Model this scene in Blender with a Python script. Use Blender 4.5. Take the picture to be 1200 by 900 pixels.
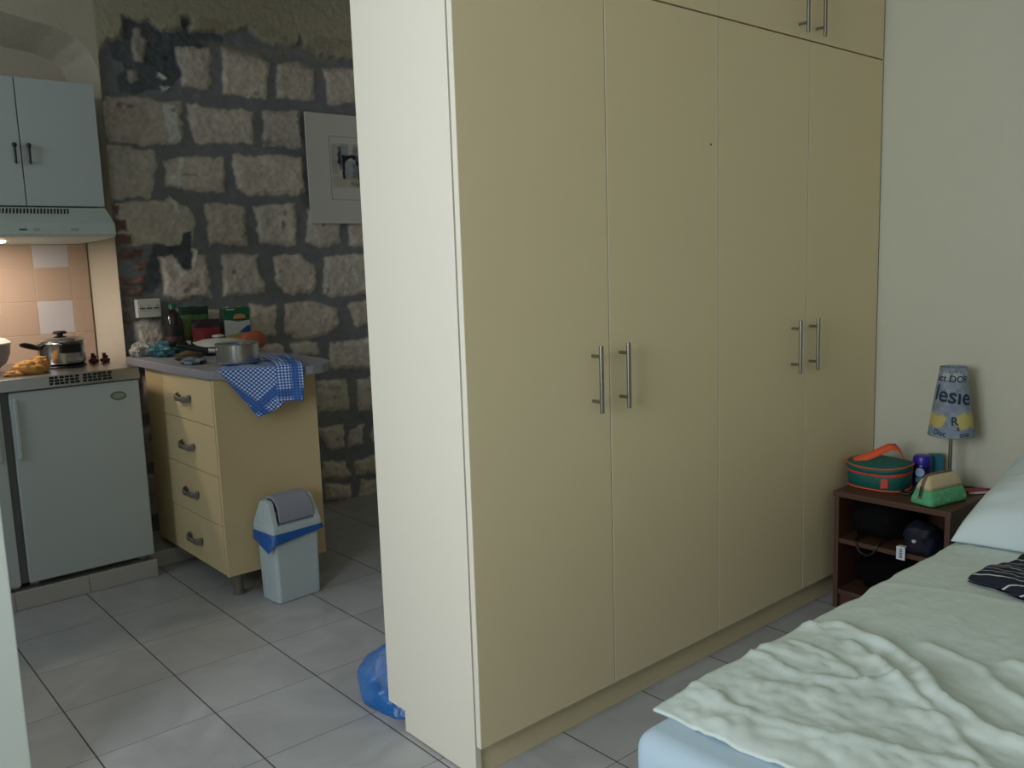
import bpy, bmesh, math, random
import numpy as np
from mathutils import Matrix, Vector, Euler

for _o in list(bpy.data.objects):
    bpy.data.objects.remove(_o)
SC = bpy.context.scene
COL = SC.collection
PI = math.pi

# ------------------------------------------------------------------ camera
cd = bpy.data.cameras.new('camera'); cam = bpy.data.objects.new('camera', cd); COL.objects.link(cam)
cd.sensor_width = 36.0; cd.sensor_fit = 'HORIZONTAL'; cd.lens = 1016.156 / 1200 * 36
cd.clip_start = 0.02
R0 = (0.7537905766979134, -0.6563019619182221, -0.03267263784452679)
U0 = (0.11645219588840865, 0.08448525953593794, 0.9895964465346027)
F0 = (0.6467137330799422, 0.7497532765539859, -0.14011199713931527)
cam.matrix_world = Matrix(((R0[0], U0[0], -F0[0], 0), (R0[1], U0[1], -F0[1], 0), (R0[2], U0[2], -F0[2], 1.30), (0, 0, 0, 1)))
SC.camera = cam

# ------------------------------------------------------------------ daylight and exposure
w = bpy.data.worlds.new('sky'); SC.world = w; w.use_nodes = True
w.node_tree.nodes['Background'].inputs[0].default_value = (0.62, 0.78, 1.0, 1)
w.node_tree.nodes['Background'].inputs[1].default_value = 0.35
def area_light(name, loc, rot, sx, sy, power, color):
    l = bpy.data.lights.new(name, 'AREA'); l.shape = 'RECTANGLE'; l.size = sx; l.size_y = sy
    l.energy = power; l.color = color
    o = bpy.data.objects.new(name, l); COL.objects.link(o); o.location = loc; o.rotation_euler = rot
    return o
# the sky seen through the window in the left wall
area_light('window_daylight', (-1.52, 0.84, 1.62), (0, -PI / 2, 0), 1.45, 1.35, 62, (0.90, 0.96, 1.03))
# unseen fill light, added behind the partition to brighten the kitchen
area_light('kitchen_fill', (-1.52, 2.98, 2.08), (0, -PI / 2, 0), 1.0, 0.86, 13, (0.88, 0.96, 1.05))
SC.view_settings.view_transform = 'Standard'
SC.view_settings.look = 'None'
SC.view_settings.exposure = 0.0
SC.view_settings.gamma = 1.0
SC.view_settings.use_curve_mapping = False

# ------------------------------------------------------------------ numpy noise
_rs = np.random.RandomState(7)
_TAB = _rs.rand(256, 256)
def vnoise(x, y):
    x = np.asarray(x, float); y = np.asarray(y, float)
    xi = np.floor(x).astype(int); yi = np.floor(y).astype(int)
    fx = x - xi; fy = y - yi
    fx = fx * fx * (3 - 2 * fx); fy = fy * fy * (3 - 2 * fy)
    g = lambda a, b: _TAB[a & 255, b & 255]
    return (g(xi, yi) * (1 - fx) + g(xi + 1, yi) * fx) * (1 - fy) + (g(xi, yi + 1) * (1 - fx) + g(xi + 1, yi + 1) * fx) * fy
def fbm(x, y, oct=4, gain=0.5):
    v = 0; a = 1; s = 0
    for k in range(oct):
        v = v + a * (vnoise(x * 2 ** k + 17.3 * k, y * 2 ** k + 5.1 * k) - 0.5); s += a; a *= gain
    return v / s * 2
def sstep(a, b, x):
    t = np.clip((x - a) / (b - a), 0, 1); return t * t * (3 - 2 * t)

# ------------------------------------------------------------------ materials
def lin(c):
    return tuple(((v / 255) / 12.92 if v / 255 <= 0.04045 else ((v / 255 + 0.055) / 1.055) ** 2.4) for v in c)
class NT:
    def __init__(s, m):
        s.t = m.node_tree; s.b = s.t.nodes['Principled BSDF']
    def n(s, typ, **kw):
        x = s.t.nodes.new(typ)
        for k, v in kw.items(): setattr(x, k, v)
        return x
    def l(s, a, b): s.t.links.new(a, b)
    def math(s, op, a, b=None, c=None):
        x = s.n('ShaderNodeMath', operation=op)
        for i, v in enumerate((a, b, c)):
            if v is None: continue
            if isinstance(v, (int, float)): x.inputs[i].default_value = v
            else: s.l(v, x.inputs[i])
        return x.outputs[0]
    def mix(s, fac, a, b):
        x = s.n('ShaderNodeMix', data_type='RGBA')
        for i, v in ((0, fac), (6, a), (7, b)):
            if isinstance(v, (int, float)): x.inputs[i].default_value = v
            elif isinstance(v, tuple): x.inputs[i].default_value = (*v, 1) if len(v) == 3 else v
            else: s.l(v, x.inputs[i])
        return x.outputs[2]
def new(name):
    m = bpy.data.materials.new(name); m.use_nodes = True
    return m, NT(m)
def pm(name, c, rough=0.5, metal=0.0, var=0.06, scale=6.0, bump=0.0, bscale=60.0, spec=0.5, **kw):
    """Principled with a faint procedural mottling and optional bump."""
    m, t = new(name); col = lin(c)
    tc = t.n('ShaderNodeTexCoord'); nz = t.n('ShaderNodeTexNoise')
    nz.inputs['Scale'].default_value = scale; nz.inputs['Detail'].default_value = 4
    t.l(tc.outputs['Object'], nz.inputs['Vector'])
    a = tuple(max(0, v * (1 - var)) for v in col); b = tuple(min(1, v * (1 + var)) for v in col)
    t.l(t.mix(nz.outputs[0], a, b), t.b.inputs['Base Color'])
    t.b.inputs['Roughness'].default_value = rough; t.b.inputs['Metallic'].default_value = metal
    t.b.inputs['Specular IOR Level'].default_value = spec
    if bump:
        n2 = t.n('ShaderNodeTexNoise'); n2.inputs['Scale'].default_value = bscale; n2.inputs['Detail'].default_value = 5
        t.l(tc.outputs['Object'], n2.inputs['Vector'])
        bp = t.n('ShaderNodeBump'); bp.inputs['Strength'].default_value = bump; bp.inputs['Distance'].default_value = 0.01
        t.l(n2.outputs[0], bp.inputs['Height']); t.l(bp.outputs[0], t.b.inputs['Normal'])
    for k, v in kw.items(): t.b.inputs[k].default_value = v
    return m
def vcol_mat(name, rough=0.9, bump=0.0, bscale=60, var=0.0, vscale=40, spec=0.3):
    """Base colour from the mesh's own colour attribute (real pigment or stone colour)."""
    m, t = new(name)
    at = t.n('ShaderNodeVertexColor', layer_name='Col')
    tc = t.n('ShaderNodeTexCoord'); nz = t.n('ShaderNodeTexNoise'); nz.inputs['Scale'].default_value = vscale; nz.inputs['Detail'].default_value = 6
    t.l(tc.outputs['Object'], nz.inputs['Vector'])
    if var:
        f = t.math('MULTIPLY_ADD', nz.outputs[0], 2 * var, 1 - var)
        vm = t.n('ShaderNodeVectorMath', operation='SCALE'); t.l(at.outputs[0], vm.inputs[0]); t.l(f, vm.inputs['Scale'])
        t.l(vm.outputs[0], t.b.inputs['Base Color'])
    else: t.l(at.outputs[0], t.b.inputs['Base Color'])
    t.b.inputs['Roughness'].default_value = rough; t.b.inputs['Specular IOR Level'].default_value = spec
    if bump:
        n2 = t.n('ShaderNodeTexNoise'); n2.inputs['Scale'].default_value = bscale; n2.inputs['Detail'].default_value = 6
        t.l(tc.outputs['Object'], n2.inputs['Vector'])
        bp = t.n('ShaderNodeBump'); bp.inputs['Strength'].default_value = bump; bp.inputs['Distance'].default_value = 0.01
        t.l(n2.outputs[0], bp.inputs['Height']); t.l(bp.outputs[0], t.b.inputs['Normal'])
    return m
def emit(name, c, strength):
    m, t = new(name)
    t.b.inputs['Base Color'].default_value = (*lin(c), 1)
    t.b.inputs['Emission Color'].default_value = (*lin(c), 1); t.b.inputs['Emission Strength'].default_value = strength
    return m
def floor_mat():
    m, t = new('floor_tiles'); P = 0.3322
    g = t.n('ShaderNodeNewGeometry'); sx = t.n('ShaderNodeSeparateXYZ'); t.l(g.outputs['Position'], sx.inputs[0])
    u = t.math('DIVIDE', t.math('SUBTRACT', sx.outputs[0], 0.889), P); v = t.math('DIVIDE', t.math('SUBTRACT', sx.outputs[1], 2.761), P)
    def line(c, wd):
        f = t.math('ABSOLUTE', t.math('SUBTRACT', t.math('FRACT', t.math('ADD', c, 0.5)), 0.5))
        r = t.n('ShaderNodeMapRange', interpolation_type='SMOOTHSTEP'); t.l(f, r.inputs[0])
        r.inputs[1].default_value = wd / P * 0.55; r.inputs[2].default_value = wd / P; r.inputs[3].default_value = 1; r.inputs[4].default_value = 0
        return r.outputs[0]
    lu = line(u, 0.0026); lv = line(v, 0.0019)
    cx = t.n('ShaderNodeCombineXYZ'); t.l(t.math('FLOOR', u), cx.inputs[0]); t.l(t.math('FLOOR', v), cx.inputs[1])
    wn = t.n('ShaderNodeTexWhiteNoise', noise_dimensions='2D'); t.l(cx.outputs[0], wn.inputs['Vector'])
    off = t.n('ShaderNodeVectorMath', operation='MULTIPLY_ADD'); t.l(wn.outputs['Color'], off.inputs[0]); off.inputs[1].default_value = (9, 9, 9); t.l(g.outputs['Position'], off.inputs[2])
    nz = t.n('ShaderNodeTexNoise'); nz.inputs['Scale'].default_value = 5; nz.inputs['Detail'].default_value = 7; nz.inputs['Distortion'].default_value = 1.2
    t.l(off.outputs[0], nz.inputs['Vector'])
    rp = t.n('ShaderNodeValToRGB'); t.l(nz.outputs[0], rp.inputs[0])
    rp.color_ramp.elements[0].position = 0.3; rp.color_ramp.elements[0].color = (*lin((164, 166, 168)), 1)
    rp.color_ramp.elements[1].position = 0.72; rp.color_ramp.elements[1].color = (*lin((183, 185, 187)), 1)
    c = t.mix(t.math('MULTIPLY', wn.outputs['Value'], 0.12), rp.outputs[0], lin((150, 146, 142)))
    c = t.mix(t.math('MULTIPLY', lv, 0.75), c, lin((96, 92, 88)))
    c = t.mix(t.math('MULTIPLY', lu, 0.95), c, lin((62, 56, 50)))
    t.l(c, t.b.inputs['Base Color'])
    gm = t.math('MAXIMUM', lu, lv)
    t.l(t.math('MULTIPLY_ADD', gm, 0.5, 0.33), t.b.inputs['Roughness'])
    bp = t.n('ShaderNodeBump'); bp.inputs['Strength'].default_value = 0.5; bp.inputs['Distance'].default_value = 0.002
    t.l(t.math('SUBTRACT', t.math('MULTIPLY', nz.outputs[0], 0.15), gm), bp.inputs['Height']); t.l(bp.outputs[0], t.b.inputs['Normal'])
    return m
def gingham_mat():
    m, t = new('gingham'); uv = t.n('ShaderNodeUVMap', uv_map='UVMap'); s = t.n('ShaderNodeSeparateXYZ'); t.l(uv.outputs[0], s.inputs[0])
    def st(c, p): return t.math('LESS_THAN', t.math('FRACT', t.math('DIVIDE', c, p)), 0.52)
    a = st(s.outputs[0], 0.0112); b = st(s.outputs[1], 0.0112)
    band = lambda c, lo, hi: t.math('MULTIPLY', t.math('GREATER_THAN', c, lo), t.math('LESS_THAN', c, hi))
    # solid border bands woven near the hems
    bx = t.math('MAXIMUM', band(s.outputs[0], 0.030, 0.055), band(s.outputs[1], 0.030, 0.058))
    f = t.math('MULTIPLY', t.math('ADD', a, b), 0.5)
    f = t.math('MAXIMUM', f, t.math('MULTIPLY', bx, 0.8))
    r = t.n('ShaderNodeValToRGB'); t.l(f, r.inputs[0]); r.color_ramp.interpolation = 'LINEAR'
    r.color_ramp.elements[0].color = (*lin((222, 228, 236)), 1)
    r.color_ramp.elements[1].color = (*lin((36, 78, 158)), 1)
    e = r.color_ramp.elements.new(0.5); e.color = (*lin((98, 138, 196)), 1)
    t.l(r.outputs[0], t.b.inputs['Base Color']); t.b.inputs['Roughness'].default_value = 0.9
    return m
def stripe_mat():
    m, t = new('pinstripe'); uv = t.n('ShaderNodeUVMap', uv_map='UVMap'); s = t.n('ShaderNodeSeparateXYZ'); t.l(uv.outputs[0], s.inputs[0])
    a = t.math('LESS_THAN', t.math('FRACT', t.math('DIVIDE', s.outputs[1], 0.021)), 0.13)
    t.l(t.mix(a, lin((22, 25, 40)), lin((190, 196, 204))), t.b.inputs['Base Color']); t.b.inputs['Roughness'].default_value = 0.9
    return m
def film_mat(name, c, alpha=0.75, rough=0.25):
    m, t = new(name)
    t.b.inputs['Base Color'].default_value = (*lin(c), 1); t.b.inputs['Roughness'].default_value = rough
    nz = t.n('ShaderNodeTexNoise'); nz.inputs['Scale'].default_value = 22; nz.inputs['Detail'].default_value = 5
    tc = t.n('ShaderNodeTexCoord'); t.l(tc.outputs['Object'], nz.inputs['Vector'])
    t.l(t.math('MULTIPLY_ADD', nz.outputs[0], 0.35, alpha - 0.17), t.b.inputs['Alpha'])
    bp = t.n('ShaderNodeBump'); bp.inputs['Strength'].default_value = 0.7; bp.inputs['Distance'].default_value = 0.01
    t.l(nz.outputs[0], bp.inputs['Height']); t.l(bp.outputs[0], t.b.inputs['Normal'])
    return m

# ------------------------------------------------------------------ mesh building
class MB:
    def __init__(s): s.bm = bmesh.new(); s.mi = 0; s.uv = s.bm.loops.layers.uv.new('UVMap')
    def _add(s, b, M=None):
        if M is not None: bmesh.ops.transform(b, matrix=M, verts=b.verts)
        for f in b.faces: f.material_index = s.mi
        me = bpy.data.meshes.new('tmp'); b.to_mesh(me); b.free(); s.bm.from_mesh(me); bpy.data.meshes.remove(me); return s
    def box(s, x0, x1, y0, y1, z0, z1, bev=0.0, seg=2, M=None):
        b = bmesh.new(); bmesh.ops.create_cube(b, size=1)
        for v in b.verts: v.co = Vector(((x0 + x1) / 2 + v.co.x * (x1 - x0), (y0 + y1) / 2 + v.co.y * (y1 - y0), (z0 + z1) / 2 + v.co.z * (z1 - z0)))
        if bev: bmesh.ops.bevel(b, geom=list(b.edges), offset=bev, segments=seg, affect='EDGES', profile=0.5)
        return s._add(b, M)
    def cyl(s, p0, p1, r0, r1=None, seg=24, bev=0.0):
        p0 = Vector(p0); p1 = Vector(p1); r1 = r0 if r1 is None else r1; d = p1 - p0
        b = bmesh.new(); bmesh.ops.create_cone(b, cap_ends=True, segments=seg, radius1=r0, radius2=r1, depth=d.length)
        if bev:
            es = [e for e in b.edges if len(e.link_faces) == 2 and any(len(f.verts) > 4 for f in e.link_faces)]
            bmesh.ops.bevel(b, geom=es, offset=bev, segments=2, affect='EDGES', profile=0.5)
        M = Matrix.Translation((p0 + p1) / 2) @ d.to_track_quat('Z', 'Y').to_matrix().to_4x4()
        return s._add(b, M)
    def lathe(s, prof, c, seg=40, M=None, closed=False):
        b = bmesh.new(); rings = []
        for r, z in prof:
            if r < 1e-6: rings.append([b.verts.new((c[0], c[1], c[2] + z))])
            else: rings.append([b.verts.new((c[0] + r * math.cos(2 * PI * k / seg), c[1] + r * math.sin(2 * PI * k / seg), c[2] + z)) for k in range(seg)])
        for A, B in zip(rings, rings[1:] + ([rings[0]] if closed else [])):
            for k in range(seg):
                k2 = (k + 1) % seg
                if len(A) == 1 and len(B) > 1: b.faces.new((A[0], B[k2], B[k]))
                elif len(B) == 1 and len(A) > 1: b.faces.new((A[k], A[k2], B[0]))
                elif len(A) > 1: b.faces.new((A[k], A[k2], B[k2], B[k]))
        bmesh.ops.recalc_face_normals(b, faces=b.faces)
        return s._add(b, M)
    def tube(s, pts, r, seg=10, caps=True):
        pts = [Vector(p) for p in pts]; b = bmesh.new(); rings = []
        up = None
        for i, p in enumerate(pts):
            d = (pts[min(i + 1, len(pts) - 1)] - pts[max(i - 1, 0)]).normalized()
            if up is None: up = Vector((0, 0, 1)) if abs(d.z) < 0.9 else Vector((1, 0, 0))
            a = d.cross(up)
            if a.length < 1e-4: a = d.orthogonal()
            a.normalize(); n = a.cross(d).normalized(); up = n
            rr = r[i] if isinstance(r, (list, tuple)) else r
            rings.append([b.verts.new(p + rr * (math.cos(2 * PI * k / seg) * a + math.sin(2 * PI * k / seg) * n)) for k in range(seg)])
        for A, B in zip(rings, rings[1:]):
            for k in range(seg): b.faces.new((A[k], A[(k + 1) % seg], B[(k + 1) % seg], B[k]))
        if caps: b.faces.new(rings[0][::-1]); b.faces.new(rings[-1])
        bmesh.ops.recalc_face_normals(b, faces=b.faces)
        return s._add(b)
    def grid(s, P, UV=None, wrap=False, flip=False, cap0=False, cap1=False, M=None):
        """P: array nu x nv x 3 of points."""
        b = bmesh.new(); ul = b.loops.layers.uv.new('UVMap'); nu, nv = P.shape[:2]
        V = [[b.verts.new(P[i, j]) for j in range(nv)] for i in range(nu)]
        for i in range(nu - 1):
            for j in range(nv if wrap else nv - 1):
                j2 = (j + 1) % nv; q = [(i, j), (i + 1, j), (i + 1, j2), (i, j2)]
                if flip: q = q[::-1]
                f = b.faces.new([V[a][c] for a, c in q])
                if UV is not None:
                    for lp, (a, c) in zip(f.loops, q): lp[ul].uv = UV[a, c]
        if cap0: b.faces.new(V[0])
        if cap1: b.faces.new(V[-1])
        if wrap: bmesh.ops.recalc_face_normals(b, faces=b.faces)
        return s._add(b, M)
    def prism(s, poly, fn, d0, d1, bev=0.0, M=None):
        """extrude a 2D outline: fn(u, v, d) gives the 3D point."""
        b = bmesh.new(); A = [b.verts.new(fn(u, v, d0)) for u, v in poly]; B = [b.verts.new(fn(u, v, d1)) for u, v in poly]
        n = len(poly)
        b.faces.new(A[::-1]); b.faces.new(B)
        for i in range(n): b.faces.new((A[i], A[(i + 1) % n], B[(i + 1) % n], B[i]))
        bmesh.ops.recalc_face_normals(b, faces=b.faces)
        if bev: bmesh.ops.bevel(b, geom=list(b.edges), offset=bev, segments=2, affect='EDGES', profile=0.5)
        return s._add(b, M)
    def xf(s, M): bmesh.ops.transform(s.bm, matrix=M, verts=s.bm.verts); return s
WL = {}
def obj(name, mb, mats, parent=None, loc=None, angle=40, flat=False):
    """link one mesh object; vertices are given in world space"""
    base = WL[parent.name] if parent is not None else Vector(loc or (0, 0, 0))
    bmesh.ops.translate(mb.bm, verts=mb.bm.verts, vec=-base)
    me = bpy.data.meshes.new(name); mb.bm.to_mesh(me); mb.bm.free()
    for m in (mats if isinstance(mats, (list, tuple)) else [mats]): me.materials.append(m)
    if not flat:
        me.polygons.foreach_set('use_smooth', [True] * len(me.polygons))
        me.set_sharp_from_angle(angle=math.radians(angle))
    o = bpy.data.objects.new(name, me); COL.objects.link(o)
    if angle == 40 and not flat:
        wn = o.modifiers.new('face_normals', 'WEIGHTED_NORMAL'); wn.keep_sharp = True; wn.weight = 90
    if parent is not None: o.parent = parent
    else: o.location = base
    WL[o.name] = base
    return o
def paint(o, cols):
    a = o.data.color_attributes.new('Col', 'FLOAT_COLOR', 'POINT')
    buf = np.ones((len(o.data.vertices), 4), np.float32); buf[:, :3] = cols; a.data.foreach_set('color', buf.ravel())
def thing(name, label, cat, loc, group=None):
    o = bpy.data.objects.new(name, None); COL.objects.link(o); o.location = loc; o.empty_display_size = 0.1
    WL[o.name] = Vector(loc); o['label'] = label; o['category'] = cat
    if group: o['group'] = group
    return o
def tag(o, label, cat, group=None):
    o['label'] = label; o['category'] = cat
    if group: o['group'] = group
    return o
def struct(o, label, cat):
    o['kind'] = 'structure'; o['label'] = label; o['category'] = cat; return o
def solidify(o, th, off=0.0):
    m = o.modifiers.new('thickness', 'SOLIDIFY'); m.thickness = th; m.offset = off
def subsurf(o, n=1):
    m = o.modifiers.new('smooth', 'SUBSURF'); m.levels = n; m.render_levels = n
def lump(mb, c, r, seed=0, amp=0.15, freq=2.5, nu=28, nv=36, flat=None, exps=(1, 1), M=None):
    """closed, softly irregular blob (super-ellipsoid with noise); flat = height it rests on"""
    th = np.linspace(0.001, PI - 0.001, nu)[:, None]; ph = np.linspace(0, 2 * PI, nv, endpoint=False)[None, :]
    sg = lambda v, e: np.sign(v) * np.abs(v) ** e
    ct, stn = sg(np.cos(th), exps[0]), sg(np.sin(th), exps[0])
    X = stn * sg(np.cos(ph), exps[1]); Y = stn * sg(np.sin(ph), exps[1]); Z = ct + 0 * ph
    n = 1 + amp * fbm(freq * (X + 3 + seed * 3.7) + 1.3 * Z, freq * (Y + 5 + seed) + 1.7 * Z, 4)
    P = np.stack([c[0] + r[0] * X * n, c[1] + r[1] * Y * n, c[2] + r[2] * Z * n], -1)
    if flat is not None: P[..., 2] = np.maximum(P[..., 2], flat)
    return mb.grid(P, wrap=True, cap0=True, cap1=True, M=M)

# ------------------------------------------------------------------ palette
M_wall = pm('cream_plaster', (200, 199, 180), 0.85, var=0.03, scale=2.5, bump=0.12, bscale=90)
M_alc = pm('alcove_plaster', (196, 187, 170), 0.9, var=0.08, scale=5, bump=0.35, bscale=30)
M_ceil = pm('ceiling_paint', (214, 212, 200), 0.9, var=0.02)
M_jamb = pm('pale_paint', (205, 214, 205), 0.7, var=0.02)
M_cream = pm('cream_laminate', (230, 214, 174), 0.42, var=0.015, scale=3)
M_panel = pm('lit_laminate', (232, 226, 210), 0.5, var=0.01, scale=3)  # cream laminate lightened to carry the window light in its colour
M_kit = pm('kitchen_cream_laminate', (224, 203, 158), 0.45, var=0.02, scale=3)
M_white = pm('white_enamel', (190, 200, 202), 0.4, var=0.015, scale=3)
M_hood = pm('hood_enamel', (188, 202, 196), 0.4, var=0.015)
M_steel = pm('brushed_steel', (176, 178, 180), 0.28, 1.0, var=0.04)
M_pot = pm('polished_steel', (190, 188, 184), 0.18, 1.0, var=0.03)
M_alu = pm('satin_nickel', (150, 146, 140), 0.3, 1.0, var=0.03)
M_bronze = pm('pewter', (132, 126, 116), 0.4, 0.35, var=0.05)
M_black = pm('black_plastic', (18, 18, 20), 0.4, var=0.1)
M_gap = pm('shadow_gap_black', (24, 24, 24), 0.8)
M_counter = pm('grey_worktop', (146, 148, 156), 0.5, var=0.1, scale=70)
M_wood = pm('red_brown_wood', (82, 55, 42), 0.45, var=0.18, scale=14)
M_sheet = pm('ivory_sheet', (212, 225, 219), 0.9, var=0.02, bump=0.15, bscale=35)
M_fitted = pm('pale_blue_sheet', (182, 204, 218), 0.9, var=0.03, bump=0.12, bscale=25)
M_pillow = pm('white_pillowcase', (212, 226, 228), 0.9, var=0.02, bump=0.2, bscale=18)
M_peach = pm('peach_tile', (186, 162, 144), 0.25, var=0.05, scale=9)
M_greyt = pm('pale_grey_tile', (196, 192, 196), 0.25, var=0.03, scale=9)
M_grout = pm('grout', (196, 182, 160), 0.9)
M_skirt = pm('step_tile', (186, 184, 180), 0.4, var=0.06, scale=8)

# ------------------------------------------------------------------ room shell
XR, YB, ZC = 3.25, 4.24, 2.75
mb = MB(); mb.box(-1.5, XR + .1, -1.7, YB + .45, -0.06, 0.0)
struct(obj('floor', mb, floor_mat(), flat=True), 'grey square floor tiles with dark joints', 'floor')
mb = MB(); mb.box(-1.5, XR + .1, -1.7, YB + .45, ZC, ZC + .06)
struct(obj('ceiling', mb, M_ceil, flat=True), 'pale painted ceiling above the room', 'ceiling')
mb = MB(); mb.box(XR, XR + .1, -1.6, YB + .4, 0, ZC)
struct(obj('wall_right', mb, M_wall, flat=True), 'plain cream wall behind the bedside lamp', 'wall')
mb = MB(); mb.box(-1.5, XR + .1, -1.7, -1.6, 0, ZC)
struct(obj('wall_front', mb, M_wall, flat=True), 'plain cream wall opposite the wardrobe', 'wall')
# window wall: four pieces round the opening
mb = MB()
for y0, y1, z0, z1 in ((-1.6, 0.08, 0, ZC), (1.60, 2.53, 0, ZC), (.08, 1.60, 0, .92), (.08, 1.60, 2.32, ZC), (3.43, YB + .4, 0, ZC), (2.53, 3.43, 0, 1.55), (2.53, 3.43, 2.61, ZC)):
    mb.box(-1.5, -1.4, y0, y1, z0, z1)
struct(obj('wall_left', mb, M_wall, flat=True), 'cream wall with the window that lights the room', 'wall')
mb = MB()
for y0, y1, z0, z1 in ((.08, .13, .92, 2.32), (1.55, 1.60, .92, 2.32), (.13, 1.55, .92, .97), (.13, 1.55, 2.27, 2.32)):
    mb.box(-1.47, -1.41, y0, y1, z0, z1, .006)
mb.box(-1.42, -1.34, .04, 1.64, .885, .918, .006)
struct(obj('window_1', mb, M_white), 'white window frame and sill in the left wall', 'window')
mb = MB()
for y0, y1, z0, z1 in ((2.53, 2.57, 1.55, 2.61), (3.39, 3.43, 1.55, 2.61), (2.57, 3.39, 1.55, 1.59), (2.57, 3.39, 2.57, 2.61)):
    mb.box(-1.47, -1.41, y0, y1, z0, z1, .006)
struct(obj('fill_window', mb, M_white), 'white kitchen window added around the unseen fill light', 'window')  # unseen frame, added to go with the kitchen fill light
# end of the partition between bedroom and kitchen
mb = MB(); mb.box(-1.4, 0.381, 2.30, 2.44, 0, ZC, 0.006)
struct(obj('wall_partition', mb, M_jamb), 'pale painted end of the partition wall at the left edge', 'wall')

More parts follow.
